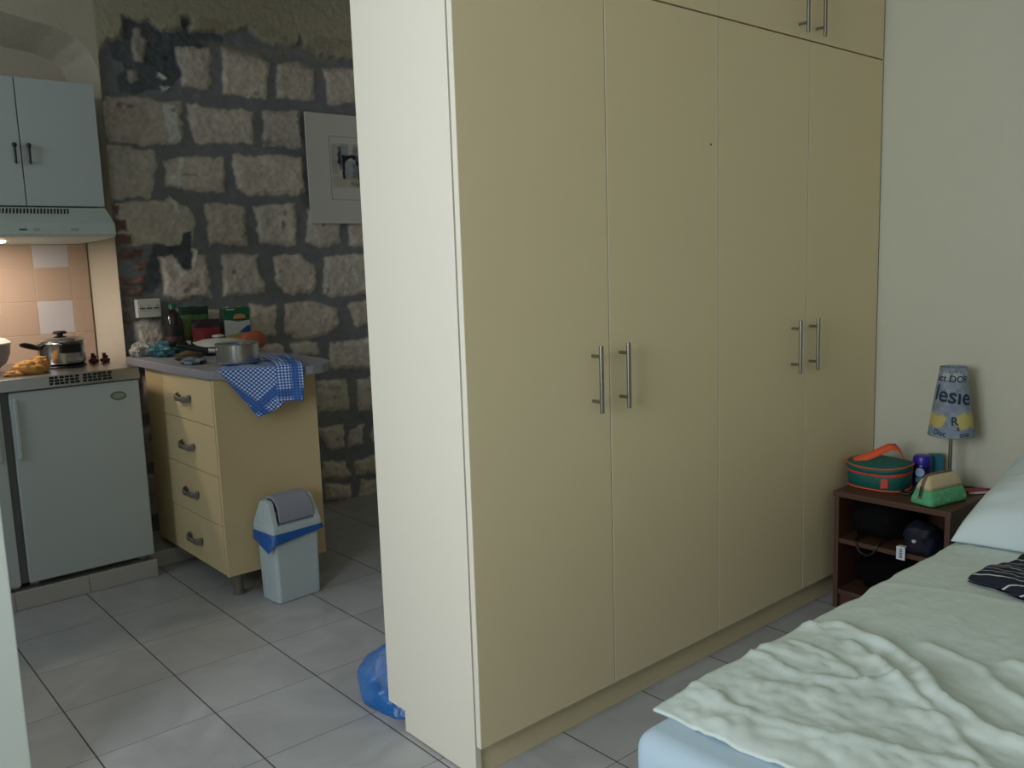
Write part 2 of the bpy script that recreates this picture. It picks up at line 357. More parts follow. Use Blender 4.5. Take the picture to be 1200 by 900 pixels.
STONES = {
 'stones': [
  [(1.624,2.344),(1.807,2.379),(1.791,2.179),(1.645,2.172)],
  [(1.86,2.374),(2.011,2.365),(2.1,2.339),(2.085,2.15),(1.857,2.157)],
  [(2.141,2.335),(2.262,2.358),(2.343,2.338),(2.352,2.179),(2.137,2.159)],
  [(2.409,2.35),(2.617,2.356),(2.837,2.362),(2.839,2.196),(2.627,2.182),(2.426,2.164)],
  [(1.659,2.095),(1.839,2.091),(1.993,2.084),(1.981,1.929),(1.689,1.911),(1.67,1.982)],
  [(2.053,2.089),(2.263,2.106),(2.259,1.924),(2.035,1.92)],
  [(2.316,2.098),(2.709,2.107),(2.709,1.927),(2.313,1.914)],
  [(1.287,2.095),(1.39,2.105),(1.544,2.104),(1.635,2.097),(1.623,1.907),(1.549,1.895),(1.486,1.891),(1.296,1.887),(1.271,1.971)],
  [(1.281,1.875),(1.48,1.871),(1.496,1.783),(1.445,1.652),(1.282,1.648)],
  [(1.535,1.82),(1.617,1.843),(1.832,1.85),(1.818,1.673),(1.62,1.688),(1.525,1.705)],
  [(1.882,1.865),(2.251,1.885),(2.266,1.754),(2.266,1.675),(1.956,1.668),(1.882,1.704)],
  [(2.335,1.88),(2.696,1.89),(2.704,1.676),(2.331,1.672)],
  [(1.291,1.629),(1.555,1.642),(1.63,1.608),(1.657,1.531),(1.639,1.425),(1.456,1.427),(1.33,1.437),(1.298,1.499)],
  [(1.71,1.621),(1.916,1.62),(1.914,1.425),(1.724,1.424)],
  [(1.966,1.621),(2.193,1.629),(2.193,1.422),(1.973,1.425)],
  [(2.261,1.608),(2.47,1.588),(2.448,1.423),(2.322,1.411),(2.249,1.443)],
  [(2.508,1.598),(2.733,1.601),(2.727,1.41),(2.511,1.404)],
  [(1.468,1.379),(1.574,1.385),(1.706,1.366),(1.712,1.177),(1.538,1.166),(1.467,1.19),(1.482,1.262)],
  [(1.767,1.373),(1.843,1.384),(1.96,1.373),(1.983,1.186),(1.858,1.174),(1.764,1.175)],
  [(2.058,1.362),(2.199,1.377),(2.285,1.317),(2.289,1.226),(2.254,1.168),(2.096,1.167),(2.048,1.235)],
  [(2.339,1.356),(2.418,1.373),(2.718,1.358),(2.729,1.16),(2.381,1.134),(2.325,1.151)],
  [(1.89,1.125),(2.048,1.116),(2.037,0.961),(1.904,0.945)],
  [(1.514,1.126),(1.848,1.115),(1.844,0.95),(1.508,0.962)],
  [(1.335,1.073),(1.454,1.081),(1.464,0.924),(1.329,0.921)],
  [(2.092,1.114),(2.271,1.122),(2.403,1.073),(2.408,0.988),(2.341,0.937),(2.181,0.922),(2.091,0.97)],
  [(2.474,1.092),(2.612,1.113),(2.736,1.101),(2.739,0.949),(2.514,0.966)],
  [(2.121,0.914),(2.271,0.901),(2.271,0.831),(2.125,0.84)],
  [(1.878,0.912),(2.076,0.908),(2.08,0.831),(1.881,0.833)],
  [(2.332,0.891),(2.61,0.901),(2.735,0.895),(2.737,0.727),(2.38,0.735),(2.329,0.764)],
  [(1.481,0.931),(1.833,0.916),(1.826,0.724),(1.481,0.74)],
  [(2.246,0.694),(2.43,0.682),(2.434,0.508),(2.249,0.529)],
  [(2.489,0.666),(2.734,0.683),(2.745,0.475),(2.499,0.494)],
  [(2.0,0.794),(2.206,0.782),(2.199,0.54),(1.991,0.551)],
  [(2.258,0.428),(2.403,0.445),(2.398,0.3),(2.296,0.297)],
  [(2.437,0.386),(2.528,0.421),(2.526,0.303),(2.425,0.29)],
  [(2.582,0.389),(2.752,0.393),(2.75,0.277),(2.583,0.309)],
  [(2.024,0.473),(2.204,0.465),(2.213,0.302),(2.022,0.316)],
  [(2.255,0.242),(2.398,0.216),(2.42,0.129),(2.254,0.146)],
  [(2.452,0.207),(2.617,0.213),(2.763,0.187),(2.769,0.088),(2.459,0.131)],
  [(2.262,0.11),(2.416,0.08),(2.422,-0.001),(2.26,0.013)],
  [(2.484,0.092),(2.755,0.055),(2.749,-0.048),(2.477,-0.007)],
  [(1.332,0.823),(1.472,0.824),(1.472,0.64),(1.327,0.636)],
  [(1.31,0.58),(1.451,0.58),(1.459,0.388),(1.313,0.389)],
  [(1.307,0.332),(1.454,0.334),(1.453,0.131),(1.314,0.136)],
 ],
 'grey_patch': [
  [(1.443,2.395),(1.478,2.403),(1.507,2.351),(1.472,2.253),(1.434,2.252),(1.429,2.322)],
  [(1.393,2.217),(1.437,2.207),(1.445,2.167),(1.402,2.151)],
 ],
 'bricks': [
  [(1.265,1.549),(1.34,1.549),(1.335,1.499),(1.272,1.499)],
  [(1.27,1.48),(1.357,1.487),(1.353,1.44),(1.27,1.437)],
  [(1.291,1.422),(1.397,1.416),(1.389,1.369),(1.29,1.379)],
  [(1.353,1.358),(1.411,1.36),(1.408,1.321),(1.353,1.318)],
  [(1.274,1.286),(1.401,1.289),(1.397,1.249),(1.274,1.247)],
  [(1.281,1.235),(1.389,1.238),(1.385,1.198),(1.285,1.195)],
  [(1.283,1.18),(1.321,1.177),(1.317,1.134),(1.283,1.136)],
  [(1.285,1.116),(1.323,1.114),(1.319,1.062),(1.284,1.065)],
  [(1.249,1.613),(1.308,1.614),(1.311,1.568),(1.252,1.568)],
 ],
 'dark': [
  [(1.399,2.447),(1.535,2.441),(1.574,2.406),(1.663,2.426),(1.669,2.488),(1.705,2.485),(1.699,2.423),(1.867,2.43),(1.863,2.382),(1.628,2.344),(1.641,2.214),(1.588,2.155),(1.508,2.147),(1.428,2.108),(1.355,2.124),(1.346,2.19),(1.386,2.224),(1.374,2.252),(1.338,2.255),(1.323,2.327),(1.386,2.342)],
  [(1.587,1.494),(1.636,1.49),(1.631,1.376),(1.621,1.314),(1.572,1.316),(1.532,1.378),(1.538,1.398),(1.576,1.417)],
  [(1.444,1.419),(1.586,1.429),(1.582,1.389),(1.463,1.371),(1.469,1.258),(1.424,1.2),(1.368,1.223),(1.406,1.341)],
 ],
 'white': [
  [(1.543,2.096),(1.605,2.075),(1.623,1.907),(1.566,1.904),(1.548,1.977)],
  [(1.588,1.83),(1.617,1.843),(1.604,1.696),(1.538,1.717),(1.552,1.749),(1.591,1.775)],
  [(1.538,2.218),(1.58,2.204),(1.571,2.195),(1.536,2.199)],
  [(1.55,2.17),(1.588,2.162),(1.588,2.155),(1.548,2.151)],
  [(1.63,1.417),(1.658,1.4),(1.639,1.318),(1.623,1.335)],
  [(1.544,1.369),(1.571,1.312),(1.604,1.307),(1.577,1.279),(1.531,1.321)],
  [(1.548,1.654),(1.567,1.635),(1.587,1.587),(1.556,1.603)],
 ],
 'plaster': [
  [(1.209,3.512),(1.074,2.135),(1.256,2.154),(1.283,2.292),(1.323,2.334),(1.386,2.346),(1.399,2.447),(1.535,2.441),(1.575,2.413),(1.66,2.433),(1.669,2.488),(1.705,2.489),(1.699,2.423),(1.868,2.438),(1.948,2.466),(1.985,2.487),(2.017,2.447),(2.115,2.423),(2.252,2.429),(2.271,2.486),(2.291,2.434),(2.387,2.399),(2.605,2.412),(3.197,2.421),(3.293,4.2)],
  [(1.251,2.172),(1.276,2.175),(1.273,2.027),(1.274,1.878),(1.283,1.747),(1.287,1.671),(1.265,1.633),(1.2,1.631)],
 ],
}

def in_poly(x, z, poly):
    """signed distance to a polygon, negative inside"""
    n = len(poly); d = np.full(x.shape, 1e9); ins = np.zeros(x.shape, bool)
    for i in range(n):
        ax, az = poly[i]; bx, bz = poly[(i + 1) % n]
        ex, ez = bx - ax, bz - az; wx, wz = x - ax, z - az
        t = np.clip((wx * ex + wz * ez) / (ex * ex + ez * ez + 1e-12), 0, 1)
        d = np.minimum(d, np.hypot(wx - ex * t, wz - ez * t))
        c = (az > z) != (bz > z)
        with np.errstate(divide='ignore', invalid='ignore'):
            xi = ax + (z - az) * (bx - ax) / (bz - az if abs(bz - az) > 1e-9 else 1e-9)
        ins ^= c & (x < xi)
    return np.where(ins, -d, d)
def stone_wall():
    xs = np.concatenate([np.arange(1.27, 2.86, 0.0068), [2.9, 3.0, 3.12, 3.25]])
    zs = np.arange(0, ZC + .001, 0.0068); zs[-1] = ZC
    X, Z = np.meshgrid(xs, zs, indexing='ij')
    wx = X + 0.016 * fbm(X * 9, Z * 9, 3) + 0.012 * fbm(X * 32 + 9, Z * 32, 3)
    wz = Z + 0.016 * fbm(X * 9 + 40, Z * 9 + 11, 3) + 0.012 * fbm(X * 32, Z * 32 + 77, 3)
    fine = fbm(X * 22, Z * 22, 4); fine2 = fbm(X * 60 + 31, Z * 60 + 12, 3); big = fbm(X * 3.2, Z * 3.2, 3)
    h = 0.004 * fine + 0.004 * big
    col = np.array(lin((130, 134, 138)))[None, None] * (1 + 0.12 * fine + 0.10 * fine2 + 0.16 * big)[..., None]
    rnd = random.Random(3)
    def lay(poly, c, edge, hh, jit=0.06, rough=0.006, soft=0.006, mot=1.0):
        nonlocal h, col
        d = in_poly(wx, wz, poly); a = sstep(soft, -soft, d); r = sstep(0.004, -edge, d)
        h = h * (1 - a * 0.6) + hh * r + rough * fine * r + 0.004 * fine2 * r
        k = 1 + rnd.uniform(-jit, jit); tint = np.array([1 + rnd.uniform(-.03, .03), 1, 1 + rnd.uniform(-.03, .03)])
        cc = np.array(lin(c)) * k * tint
        cc = cc[None, None] * (1 + mot * (0.17 * fine + 0.22 * fine2 + 0.12 * big))[..., None]
        pits = mot * sstep(0.46, 0.66, fbm(X * 17 + 3, Z * 17 + 8, 3))[..., None]
        cc = cc * (1 - 0.45 * pits)
        col = col * (1 - a[..., None]) + cc * a[..., None]
    for p in STONES['stones']: lay(p, (206, 197, 188), 0.022, 0.015, 0.09, 0.004)
    for p in STONES['dark']: lay(p, (96, 101, 108), 0.01, 0.002, 0.03, 0.004)
    for p in STONES['grey_patch']: lay(p, (172, 162, 154), 0.015, 0.014)
    for p in STONES['bricks']: lay(p, (128, 102, 97), 0.01, 0.014, 0.1)
    for p in STONES['white']: lay(p, (224, 228, 222), 0.004, 0.012, 0.03, 0.002)
    for p in STONES['plaster']: lay(p, (176, 168, 148), 0.012, 0.026, 0.0, 0.001, 0.012, 0.25)
    # thin smeared lime just under the plaster edge
    sm = sstep(-0.11, 0.0, Z - 2.40 + 0.05 * fine) * sstep(0.05, 0.3, fbm(X * 7 + 2, Z * 14, 4) + 0.15)
    sm = sm * (X > 1.75) * (Z < 2.5) * 0.55
    col = col * (1 - sm[..., None]) + np.array(lin((150, 142, 128))) * sm[..., None]
    h = np.where(X > 2.87, 0, h); h[0, :] = 0.026; h[1, :] = np.maximum(h[1, :], .012)
    mb = MB(); P = np.stack([X, YB - h, Z], -1)
    mb.grid(P)
    o = obj('wall_back', mb, vcol_mat('rough_stone', 0.95, 0.32, 120, 0.16, 60, 0.2), angle=180)
    paint(o, np.clip(col.reshape(-1, 3), 0.005, 1))
    return o
struct(stone_wall(), 'exposed stone block wall with grey mortar', 'wall')

# arched alcove of the kitchenette (front plaster, reveal, back)
AF = [(1.27, 0), (1.271, 1.2), (1.272, 1.7), (1.274, 2.12), (1.264, 2.21), (1.24, 2.275), (1.19, 2.325), (1.1, 2.362), (.909, 2.394), (.7, 2.412), (.45, 2.402), (.22, 2.36), (.05, 2.29), (-.03, 2.2), (-.05, 2.1), (-.05, 0)]
AB = [(1.207, 0), (1.207, 1.2), (1.207, 1.7), (1.205, 2.12), (1.199, 2.19), (1.18, 2.235), (1.14, 2.268), (1.07, 2.292), (.9, 2.312), (.7, 2.322), (.47, 2.312), (.27, 2.28), (.11, 2.225), (.03, 2.15), (.012, 2.06), (.012, 0)]
def resample(P, k=5):
    out = []
    for (a, b), (c, d) in zip(P, P[1:]):
        for i in range(k): out.append((a + (c - a) * i / k, b + (d - b) * i / k))
    return out + [P[-1]]
AF, AB = resample(AF), resample(AB)
mb = MB(); n = len(AF)
G = np.zeros((n, 7, 3))
for i in range(n):
    for j in range(7):
        t = j / 6; x = AF[i][0] * (1 - t) + AB[i][0] * t; z = AF[i][1] * (1 - t) + AB[i][1] * t
        k = 0.012 * float(fbm(z * 6 + x * 3, t * 3 + 4, 3)) * math.sin(PI * min(t * 1.2, 1))
        G[i, j] = (x + k, YB - .026 + 0.236 * t, z + (k if z > 2 else 0))
mb.grid(G)
# front face of the plaster round the arch
for i in range(n - 1):
    (x0, z0), (x1, z1) = AF[i], AF[i + 1]
    if x0 - x1 > 1e-4 and z0 > 2.05:
        mb.grid(np.array([[(x0, YB - .026, z0), (x0, YB - .026, ZC)], [(x1, YB - .026, z1), (x1, YB - .026, ZC)]], float))
mb.grid(np.array([[(-.05, YB - .026, 0), (-.05, YB - .026, ZC)], [(-1.4, YB - .026, 0), (-1.4, YB - .026, ZC)]], float))
mb.box(-.1, 1.3, YB + .21, YB + .26, 0, ZC)
struct(obj('wall_alcove', mb, M_alc, angle=60), 'plastered arched recess around the kitchenette', 'wall')

# glazed tiles on the back of the alcove
mb = MB(); mb.mi = 2; mb.box(.03, 1.203, 4.4305, 4.447, .9, 1.45); acc = {(0, 0), (0, 2), (-3, 1), (-4, 3)}
for c in range(-6, 2):
    for r in range(-1, 4):
        x0 = .971 + .15 * c; x1 = x0 + .15; z1 = 1.491 - .1515 * r; z0 = z1 - .1515
        if x1 > 1.203: x1 = 1.204
        if x1 - x0 < .03 or x0 < .05 or z0 < .86 or z1 > 1.55: continue
        mb.mi = 1 if (c, r) in acc else 0
        mb.box(x0 + .0012, x1 - .0012, 4.4285, 4.440, z0 + .0012, min(z1, 1.445) - .0012, .001, 1)
struct(obj('trim_1', mb, [M_peach, M_greyt, M_grout]), 'peach and pale grey wall tiles behind the hob', 'backsplash')
# tiled step under the kitchenette, and its lower return behind the drawer unit
mb = MB()
for a, b in ((0.0, .3), (.302, .632), (.634, .905), (.907, 1.182)): mb.box(a, b, 3.757, 3.77, 0, .075, .002, 1)
mb.box(0.0, 1.182, 3.762, 4.44, 0, .073)
mb.box(1.184, 1.62, 3.872, 4.21, 0, .07, .002, 1)
struct(obj('trim_2', mb, M_skirt), 'tile faced step under the fridge', 'plinth')

# ------------------------------------------------------------------ wardrobe
wr = thing('wardrobe', 'tall cream four door built-in wardrobe with top cupboards', 'wardrobe', (2.24, 1.80, 0))
DX = [1.2375, 1.7345, 2.2292, 2.7332, 3.2425]; YD = 1.600
fz = lambda y, z, d: (d, y, z)
mb = MB(); mb.prism([(1.623, .004), (1.94, .004), (1.94, .064), (2.022, .064), (2.022, 2.46), (1.623, 2.46)], fz, 1.2375, 1.2555, .0008)
obj('side_panel', mb, M_panel, wr)['label'] = 'side panel, its cream lightened as lit by the window'
mb = MB(); mb.prism([(1.623, .0), (1.94, .0), (1.94, .064), (2.022, .064), (2.022, 2.46), (1.623, 2.46)], fz, 3.226, 3.2425, .0008)
obj('side_panel', mb, M_cream, wr)
mb = MB(); mb.box(1.256, 3.226, 2.008, 2.022, .064, 2.46); obj('back_panel', mb, M_cream, wr)
mb = MB(); mb.box(1.256, 3.226, 1.623, 2.008, 2.44, 2.46); obj('top_panel', mb, M_cream, wr)
mb = MB(); mb.box(1.256, 3.226, 1.65, 2.008, .066, .084); obj('bottom_panel', mb, M_cream, wr)
mb = MB(); mb.box(1.2555, 3.226, 1.632, 1.648, 0.0, .086, .001); obj('plinth', mb, M_cream, wr)
mb = MB(); mb.box(2.222, 2.238, 1.623, 2.008, .084, 2.44); mb.box(1.256, 3.226, 1.63, 2.008, 1.985, 2.003); obj('divider', mb, M_cream, wr)
def bar_handle(x, z0, z1, side):
    mb = MB(); y = 1.567
    mb.cyl((x, y, z0), (x, y, z1), .0062, seg=20, bev=.0008)
    for z in (z0 + .030, z1 - .028): mb.cyl((x, YD + .001, z), (x, y, z), .0045, seg=14)
    return mb
HX = (1.666, 1.774, 2.644, 2.757)
for i in range(4):
    mb = MB(); mb.box(DX[i] + .002, DX[i + 1] - .002, YD, YD + .018, .092, 1.9875, .0012)
    d = obj('door', mb, M_cream, wr)
    mb = MB(); mb.box(DX[i] + .0014, DX[i] + .0022, YD + .0006, YD + .0176, .0925, 1.987); obj('lit_edge', mb, M_panel, d)  # door edge coloured paler as if window-lit, not a separate banding
    obj('handle', bar_handle(HX[i], .891, 1.071, 0), M_alu, d)['label'] = 'brushed metal bar handle'
    if i == 1:
        mb = MB(); mb.cyl((2.1885, YD - .0006, 1.623), (2.1885, YD + .004, 1.623), .0035, seg=12); obj('screw_hole', mb, M_gap, d)
    mb = MB(); mb.box(DX[i] + .002, DX[i + 1] - .002, YD, YD + .018, 1.9925, 2.455, .0012)
    d = obj('upper_door', mb, M_cream, wr)
    mb = MB(); mb.box(DX[i] + .0014, DX[i] + .0022, YD + .0006, YD + .0176, 1.993, 2.4545); obj('lit_edge', mb, M_panel, d)
    obj('handle', bar_handle((1.666, 1.774, 2.664, 2.769)[i], 2.002, 2.182, 0), M_alu, d)['label'] = 'brushed metal bar handle'

# ------------------------------------------------------------------ kitchenette
fr = thing('fridge', 'white under-counter fridge with a grey oval badge', 'fridge', (.93, 4.05, .075))
mb = MB(); mb.box(.692, 1.172, 3.806, 4.40, .10, .862, .004)
for x in (.72, 1.14):
    for y in (3.83, 4.36): mb.cyl((x, y, .0735), (x, y, .102), .018)
obj('body', mb, M_white, fr)
mb = MB(); mb.box(.690, 1.1745, 3.757, 3.802, .100, .862, .006, 3)
dr = obj('door', mb, M_white, fr)
mb = MB(); mb.box(.698, .716, 3.742, 3.760, .60, .838, .006, 3); obj('handle', mb, M_white, dr)
mb = MB(); mb.prism([(1.087 + .030 * math.cos(2 * PI * k / 32), .803 + .0175 * math.sin(2 * PI * k / 32)) for k in range(32)], lambda u, v, d: (u, d, v), 3.754, 3.7575)
bd = obj('badge', mb, pm('badge_grey', (104, 114, 108), .4, .3), dr); bd['label'] = 'grey oval badge'
mb = MB(); mb.prism([(1.087 + .024 * math.cos(2 * PI * k / 32), .803 + .012 * math.sin(2 * PI * k / 32)) for k in range(32)], lambda u, v, d: (u, d, v), 3.7532, 3.7545)
obj('badge_face', mb, pm('badge_pale', (156, 166, 158), .4, .2), fr)
mb = MB(); mb.box(.663, .689, 3.778, 3.80, .1, .862); obj('seal', mb, pm('grey_seal', (112, 114, 114), .7), fr)
un = thing('cabinet', 'white under-sink cabinet left of the fridge', 'cabinet', (.36, 4.05, .075))
mb = MB(); mb.box(.06, .660, 3.800, 4.40, .0745, .862, .003); obj('body', mb, M_white, un)
mb = MB(); mb.box(.06, .660, 3.760, 3.797, .095, .858, .003); d = obj('door', mb, M_white, un)
mb = MB(); mb.box(.630, .646, 3.744, 3.762, .60, .838, .006, 3); obj('handle', mb, M_white, d)

wt = thing('worktop', 'stainless steel hob worktop with a slotted front over the fridge', 'worktop', (.6, 4.09, .866))
mb = MB(); mb.box(.04, 1.178, 3.748, 4.427, .8655, .915, .004, 2)
obj('top', mb, M_steel, wt)
mb = MB()
for g in range(2):
    for r in range(3):
        for c in range(6):
            x = .834 + g * .123 + c * .0188
            mb.box(x, x + (.0160 if (c + r) % 3 else .0125), 3.7465, 3.7495, .876 + r * .0118, .8852 + r * .0118)
obj('vent_slot', mb, M_gap, wt)
for x, y, r in ((.965, 4.08, .095), (.60, 4.15, .075), (.62, 3.93, .06)):
    mb = MB(); mb.lathe([(0, .0), (r, .0), (r, .006), (r - .006, .011), (r * .35, .011), (r * .3, .008), (0, .008)], (x, y, .915), 40)
    obj('hotplate', mb, M_black, wt)
for x in (1.10, 1.145):
    pass

# wall cupboard and extractor hood
cb = thing('wall_cupboard', 'white two door wall cupboard above the extractor hood', 'cupboard', (.88, 4.2, 1.585))
mb = MB(); mb.box(.578, 1.178, 4.022, 4.436, 1.588, 2.092, .002); obj('carcass', mb, M_white, cb)
for a, b, hx in ((.578, .8765, .853), (.8805, 1.1785, .905)):
    mb = MB(); mb.box(a, b, 4.0, 4.019, 1.588, 2.094, .002); d = obj('door', mb, M_white, cb)
    mb = MB(); mb.cyl((hx, 3.982, 1.752), (hx, 3.982, 1.822), .0042, .0052, 12, .001)
    mb.lathe([(0, -.010), (.007, -.007), (.0095, 0), (.007, .007), (0, .010)], (hx, 3.982, 1.826), 16)
    for z in (1.762, 1.824): mb.cyl((hx, 4.001, z), (hx, 3.982, z), .0035, seg=10)
    obj('handle', mb, M_black, d)['label'] = 'slim black handle'
hd = thing('extractor_hood', 'pale green-white extractor hood with lit lamp under the cupboard', 'hood', (.88, 4.15, 1.46))
mb = MB(); hp = [(3.885, 1.462), (3.88, 1.468), (3.884, 1.512), (3.996, 1.582), (4.425, 1.586), (4.425, 1.446), (4.03, 1.452), (3.90, 1.457)]
mb.prism(hp, lambda u, v, d: (d, u, v), .578, 1.178, .003)
obj('shell', mb, M_hood, hd)
mb = MB()
def slope(x, t, s=.0012):     # point on the sloping top of the hood
    return (x, 3.884 + (3.996 - 3.884) * t - s * .53, 1.512 + .07 * t + s * .85)
for k in range(34):
    x = .60 + k * .0125
    a = [slope(x + .010, .9), slope(x + .0165, .9), slope(x + .0065, .58), slope(x, .58)]
    b = [slope(x + .010, .9, .0), slope(x + .0165, .9, .0), slope(x + .0065, .58, .0), slope(x, .58, .0)]
    mb.grid(np.array([[a[0], a[1]], [a[3], a[2]]], float))
obj('vent_slot', mb, M_gap, hd)
mb = MB(); mb.box(.815, .842, 3.8795, 3.883, 1.4845, 1.4895); 
obj('switch', mb, M_black, hd)['label'] = 'small black switch mark'
M_btn = pm('hood_button', (160, 174, 166), .4)
for x in (.872, .884): mb = MB(); mb.cyl((x, 3.8795, 1.487), (x, 3.884, 1.487), .0055, seg=20); obj('button', mb, M_btn, hd)
for x in (1.005, 1.021): mb = MB(); mb.box(x, x + .012, 3.879, 3.883, 1.481, 1.493, .001); obj('button', mb, M_btn, hd)
mb = MB(); mb.box(.62, .80, 4.06, 4.17, 1.4425, 1.452, .003)
obj('lamp_lens', mb, emit('lamp_glow', (255, 226, 186), 9.0), hd)['label'] = 'glowing lamp lens'
area_light('hood_lamp', (.71, 4.115, 1.440), (math.radians(6), 0, 0), .17, .10, 4.6, (1.0, .84, .70))

# ------------------------------------------------------------------ drawer unit and peninsula worktop
du = thing('drawer_unit', 'cream drawer unit with four drawers beside the bin', 'drawer unit', (1.49, 3.62, 0))
mb = MB(); mb.box(1.302, 1.714, 3.258, 4.01, .10, .882, .001); obj('carcass', mb, M_kit, du)
mb = MB(); mb.box(1.284, 1.716, 3.240, 3.257, .098, .883, .0012); obj('side_panel', mb, M_kit, du)
mb = MB(); mb.box(1.284, 1.3015, 3.803, 4.01, .10, .881, .0012); obj('filler_panel', mb, M_kit, du)
for k in range(4):
    z0 = .102 + .1995 * k; z1 = z0 + .1965 - (.016 if k == 3 else 0)
    mb = MB(); mb.box(1.283, 1.3015, 3.261, 3.800, z0, z1, .0014); d = obj('drawer', mb, M_kit, du)
    zc = z0 + .092; mb = MB(); yc = 3.545; pts = []
    n = 15
    P = np.zeros((n, 8, 3))
    for i in range(n):
        t = i / (n - 1); y = yc - .068 + .136 * t; out = .020 * min(1, math.sin(PI * t) * 2.4); hh = .0125 + .003 * math.cos(2 * PI * t)
        for j in range(8):
            a = 2 * PI * j / 8
            P[i, j] = (1.2795 - out - .004 * math.cos(a), y, zc + hh * math.sin(a) - .006 * math.sin(PI * t))
    mb.grid(P, wrap=True, cap0=True, cap1=True); mb.box(1.276, 1.2835, yc - .068, yc - .048, zc - .010, zc + .008, .002); mb.box(1.276, 1.2835, yc + .048, yc + .068, zc - .010, zc + .008, .002)
    obj('handle', mb, M_bronze, d, angle=60)['label'] = 'pewter bow handle'
for x, y, z0 in ((1.345, 3.30, 0), (1.66, 3.30, 0), (1.345, 3.95, .0705), (1.60, 3.95, .0705)):
    mb = MB(); mb.cyl((x, y, z0), (x, y, .101), .021, seg=24, bev=.002)
    if z0 == 0: mb.cyl((x, y, 0), (x, y, .012), .024, seg=24, bev=.002)
    obj('leg', mb, M_bronze, du)
def rounded(x0, x1, y0, y1, r00, r10, seg=10):
    P = []
    for cx, cy, r, a0 in ((x1 - r10, y0 + r10, r10, -PI / 2),):
        for k in range(seg + 1): a = a0 + PI / 2 * k / seg; P.append((cx + r * math.cos(a), cy + r * math.sin(a)))
    P += [(x1, y1), (x0, y1)]
    for k in range(seg + 1): a = PI + PI / 2 * k / seg; P.append((x0 + r00 + r00 * math.cos(a), y0 + r00 + r00 * math.sin(a)))
    return P
pw = thing('counter', 'grey peninsula counter with a rounded corner on the drawer unit', 'counter', (1.52, 3.7, .884))
mb = MB(); CO = [(1.262, 4.205), (1.262, 3.6), (1.275, 3.27), (1.290, 3.240), (1.315, 3.222)]
CO += [(1.36, 3.196), (1.44, 3.150), (1.52, 3.104), (1.57, 3.082), (1.62, 3.072), (1.67, 3.085), (1.715, 3.12), (1.75, 3.17), (1.778, 3.23), (1.795, 3.31), (1.80, 3.42), (1.80, 4.205)]
mb.prism(CO, lambda u, v, d: (u, v, d), .8840, .920, .006)
obj('top', mb, M_counter, pw)

# ------------------------------------------------------------------ framed print on the stone wall
M_mount = pm('mount_card', (208, 207, 202), .8, var=.02)
pc = thing('picture', 'pale mounted watercolour of a dark stone arch on the stone wall', 'picture', (2.51, 4.21, 1.53))
mb = MB(); mb.box(2.262, 2.765, 4.196, 4.210, 1.532, 2.104, .0015); obj('mount', mb, M_mount, pc)
mb = MB(); fx0, fx1, fz0, fz1 = 2.392, 2.640, 1.658, 1.990
for a, b, c, d in ((fx0, fx1, fz0, fz0 + .0022), (fx0, fx1, fz1 - .0022, fz1), (fx0, fx0 + .0022, fz0, fz1), (fx1 - .0022, fx1, fz0, fz1)):
    mb.box(a, b, 4.1952, 4.197, c, d)
obj('ruled_border', mb, pm('pencil_grey', (120, 120, 120), .8), pc)
def watercolour():
    nu, nv = 120, 150; u = np.linspace(0, 1, nu)[:, None] + np.zeros((1, nv)); v = np.linspace(0, 1, nv)[None, :] + np.zeros((nu, 1))
    P = np.stack([2.402 + .218 * u, np.full_like(u, 4.1955), 1.72 + .235 * v], -1)
    n = fbm(u * 7, v * 7, 4); n2 = fbm(u * 22, v * 22, 3); uu = u + .03 * n + .015 * n2; vv = v + .03 * fbm(u * 7 + 30, v * 7, 4)
    c = np.ones((nu, nv, 3)) * np.array(lin((206, 204, 198)))
    def wash(mask, col, k):
        nonlocal c
        a = (np.clip(mask, 0, 1) * k * (1 + .5 * n))[..., None]; a = np.clip(a, 0, 1); c = c * (1 - a) + np.array(lin(col)) * a
    box = lambda x0, x1, y0, y1, s=.03: sstep(x0 - s, x0 + s, uu) * sstep(x1 + s, x1 - s, uu) * sstep(y0 - s, y0 + s, vv) * sstep(y1 + s, y1 - s, vv)
    wash(box(.0, .18, .30, .98, .05), (150, 140, 132), .55); wash(box(.2, .48, .62, .98, .06), (92, 110, 132), .6)
    wash(box(.58, .95, .66, .98, .07), (104, 110, 116), .6); wash(box(.0, .9, .0, .26, .05), (176, 166, 140), .5)
    arch = box(.30, .98, .20, .74, .02) * (1 - sstep(.02, -.02, np.hypot((uu - .54) / .17, np.maximum(vv - .50, 0) / .17) - 1) * sstep(.18, .22, vv))
    wash(arch, (34, 44, 60), .95); wash(box(.17, .27, .55, .92, .02), (40, 50, 66), .85); wash(box(.20, .34, .40, .62, .03), (52, 62, 78), .6)
    wash(box(.36, .72, .22, .62, .03) * (1 - arch), (120, 132, 142), .55); wash(box(.58, .72, .24, .56, .03) * (1 - arch), (70, 80, 92), .6)
    wash(box(.5, .95, .05, .16, .03), (90, 94, 96), .5)
    mb = MB(); mb.grid(P); o = obj('watercolour', mb, vcol_mat('watercolour', .85), pc, flat=True); paint(o, c.reshape(-1, 3)); o['label'] = 'blue grey watercolour of an archway'
watercolour()

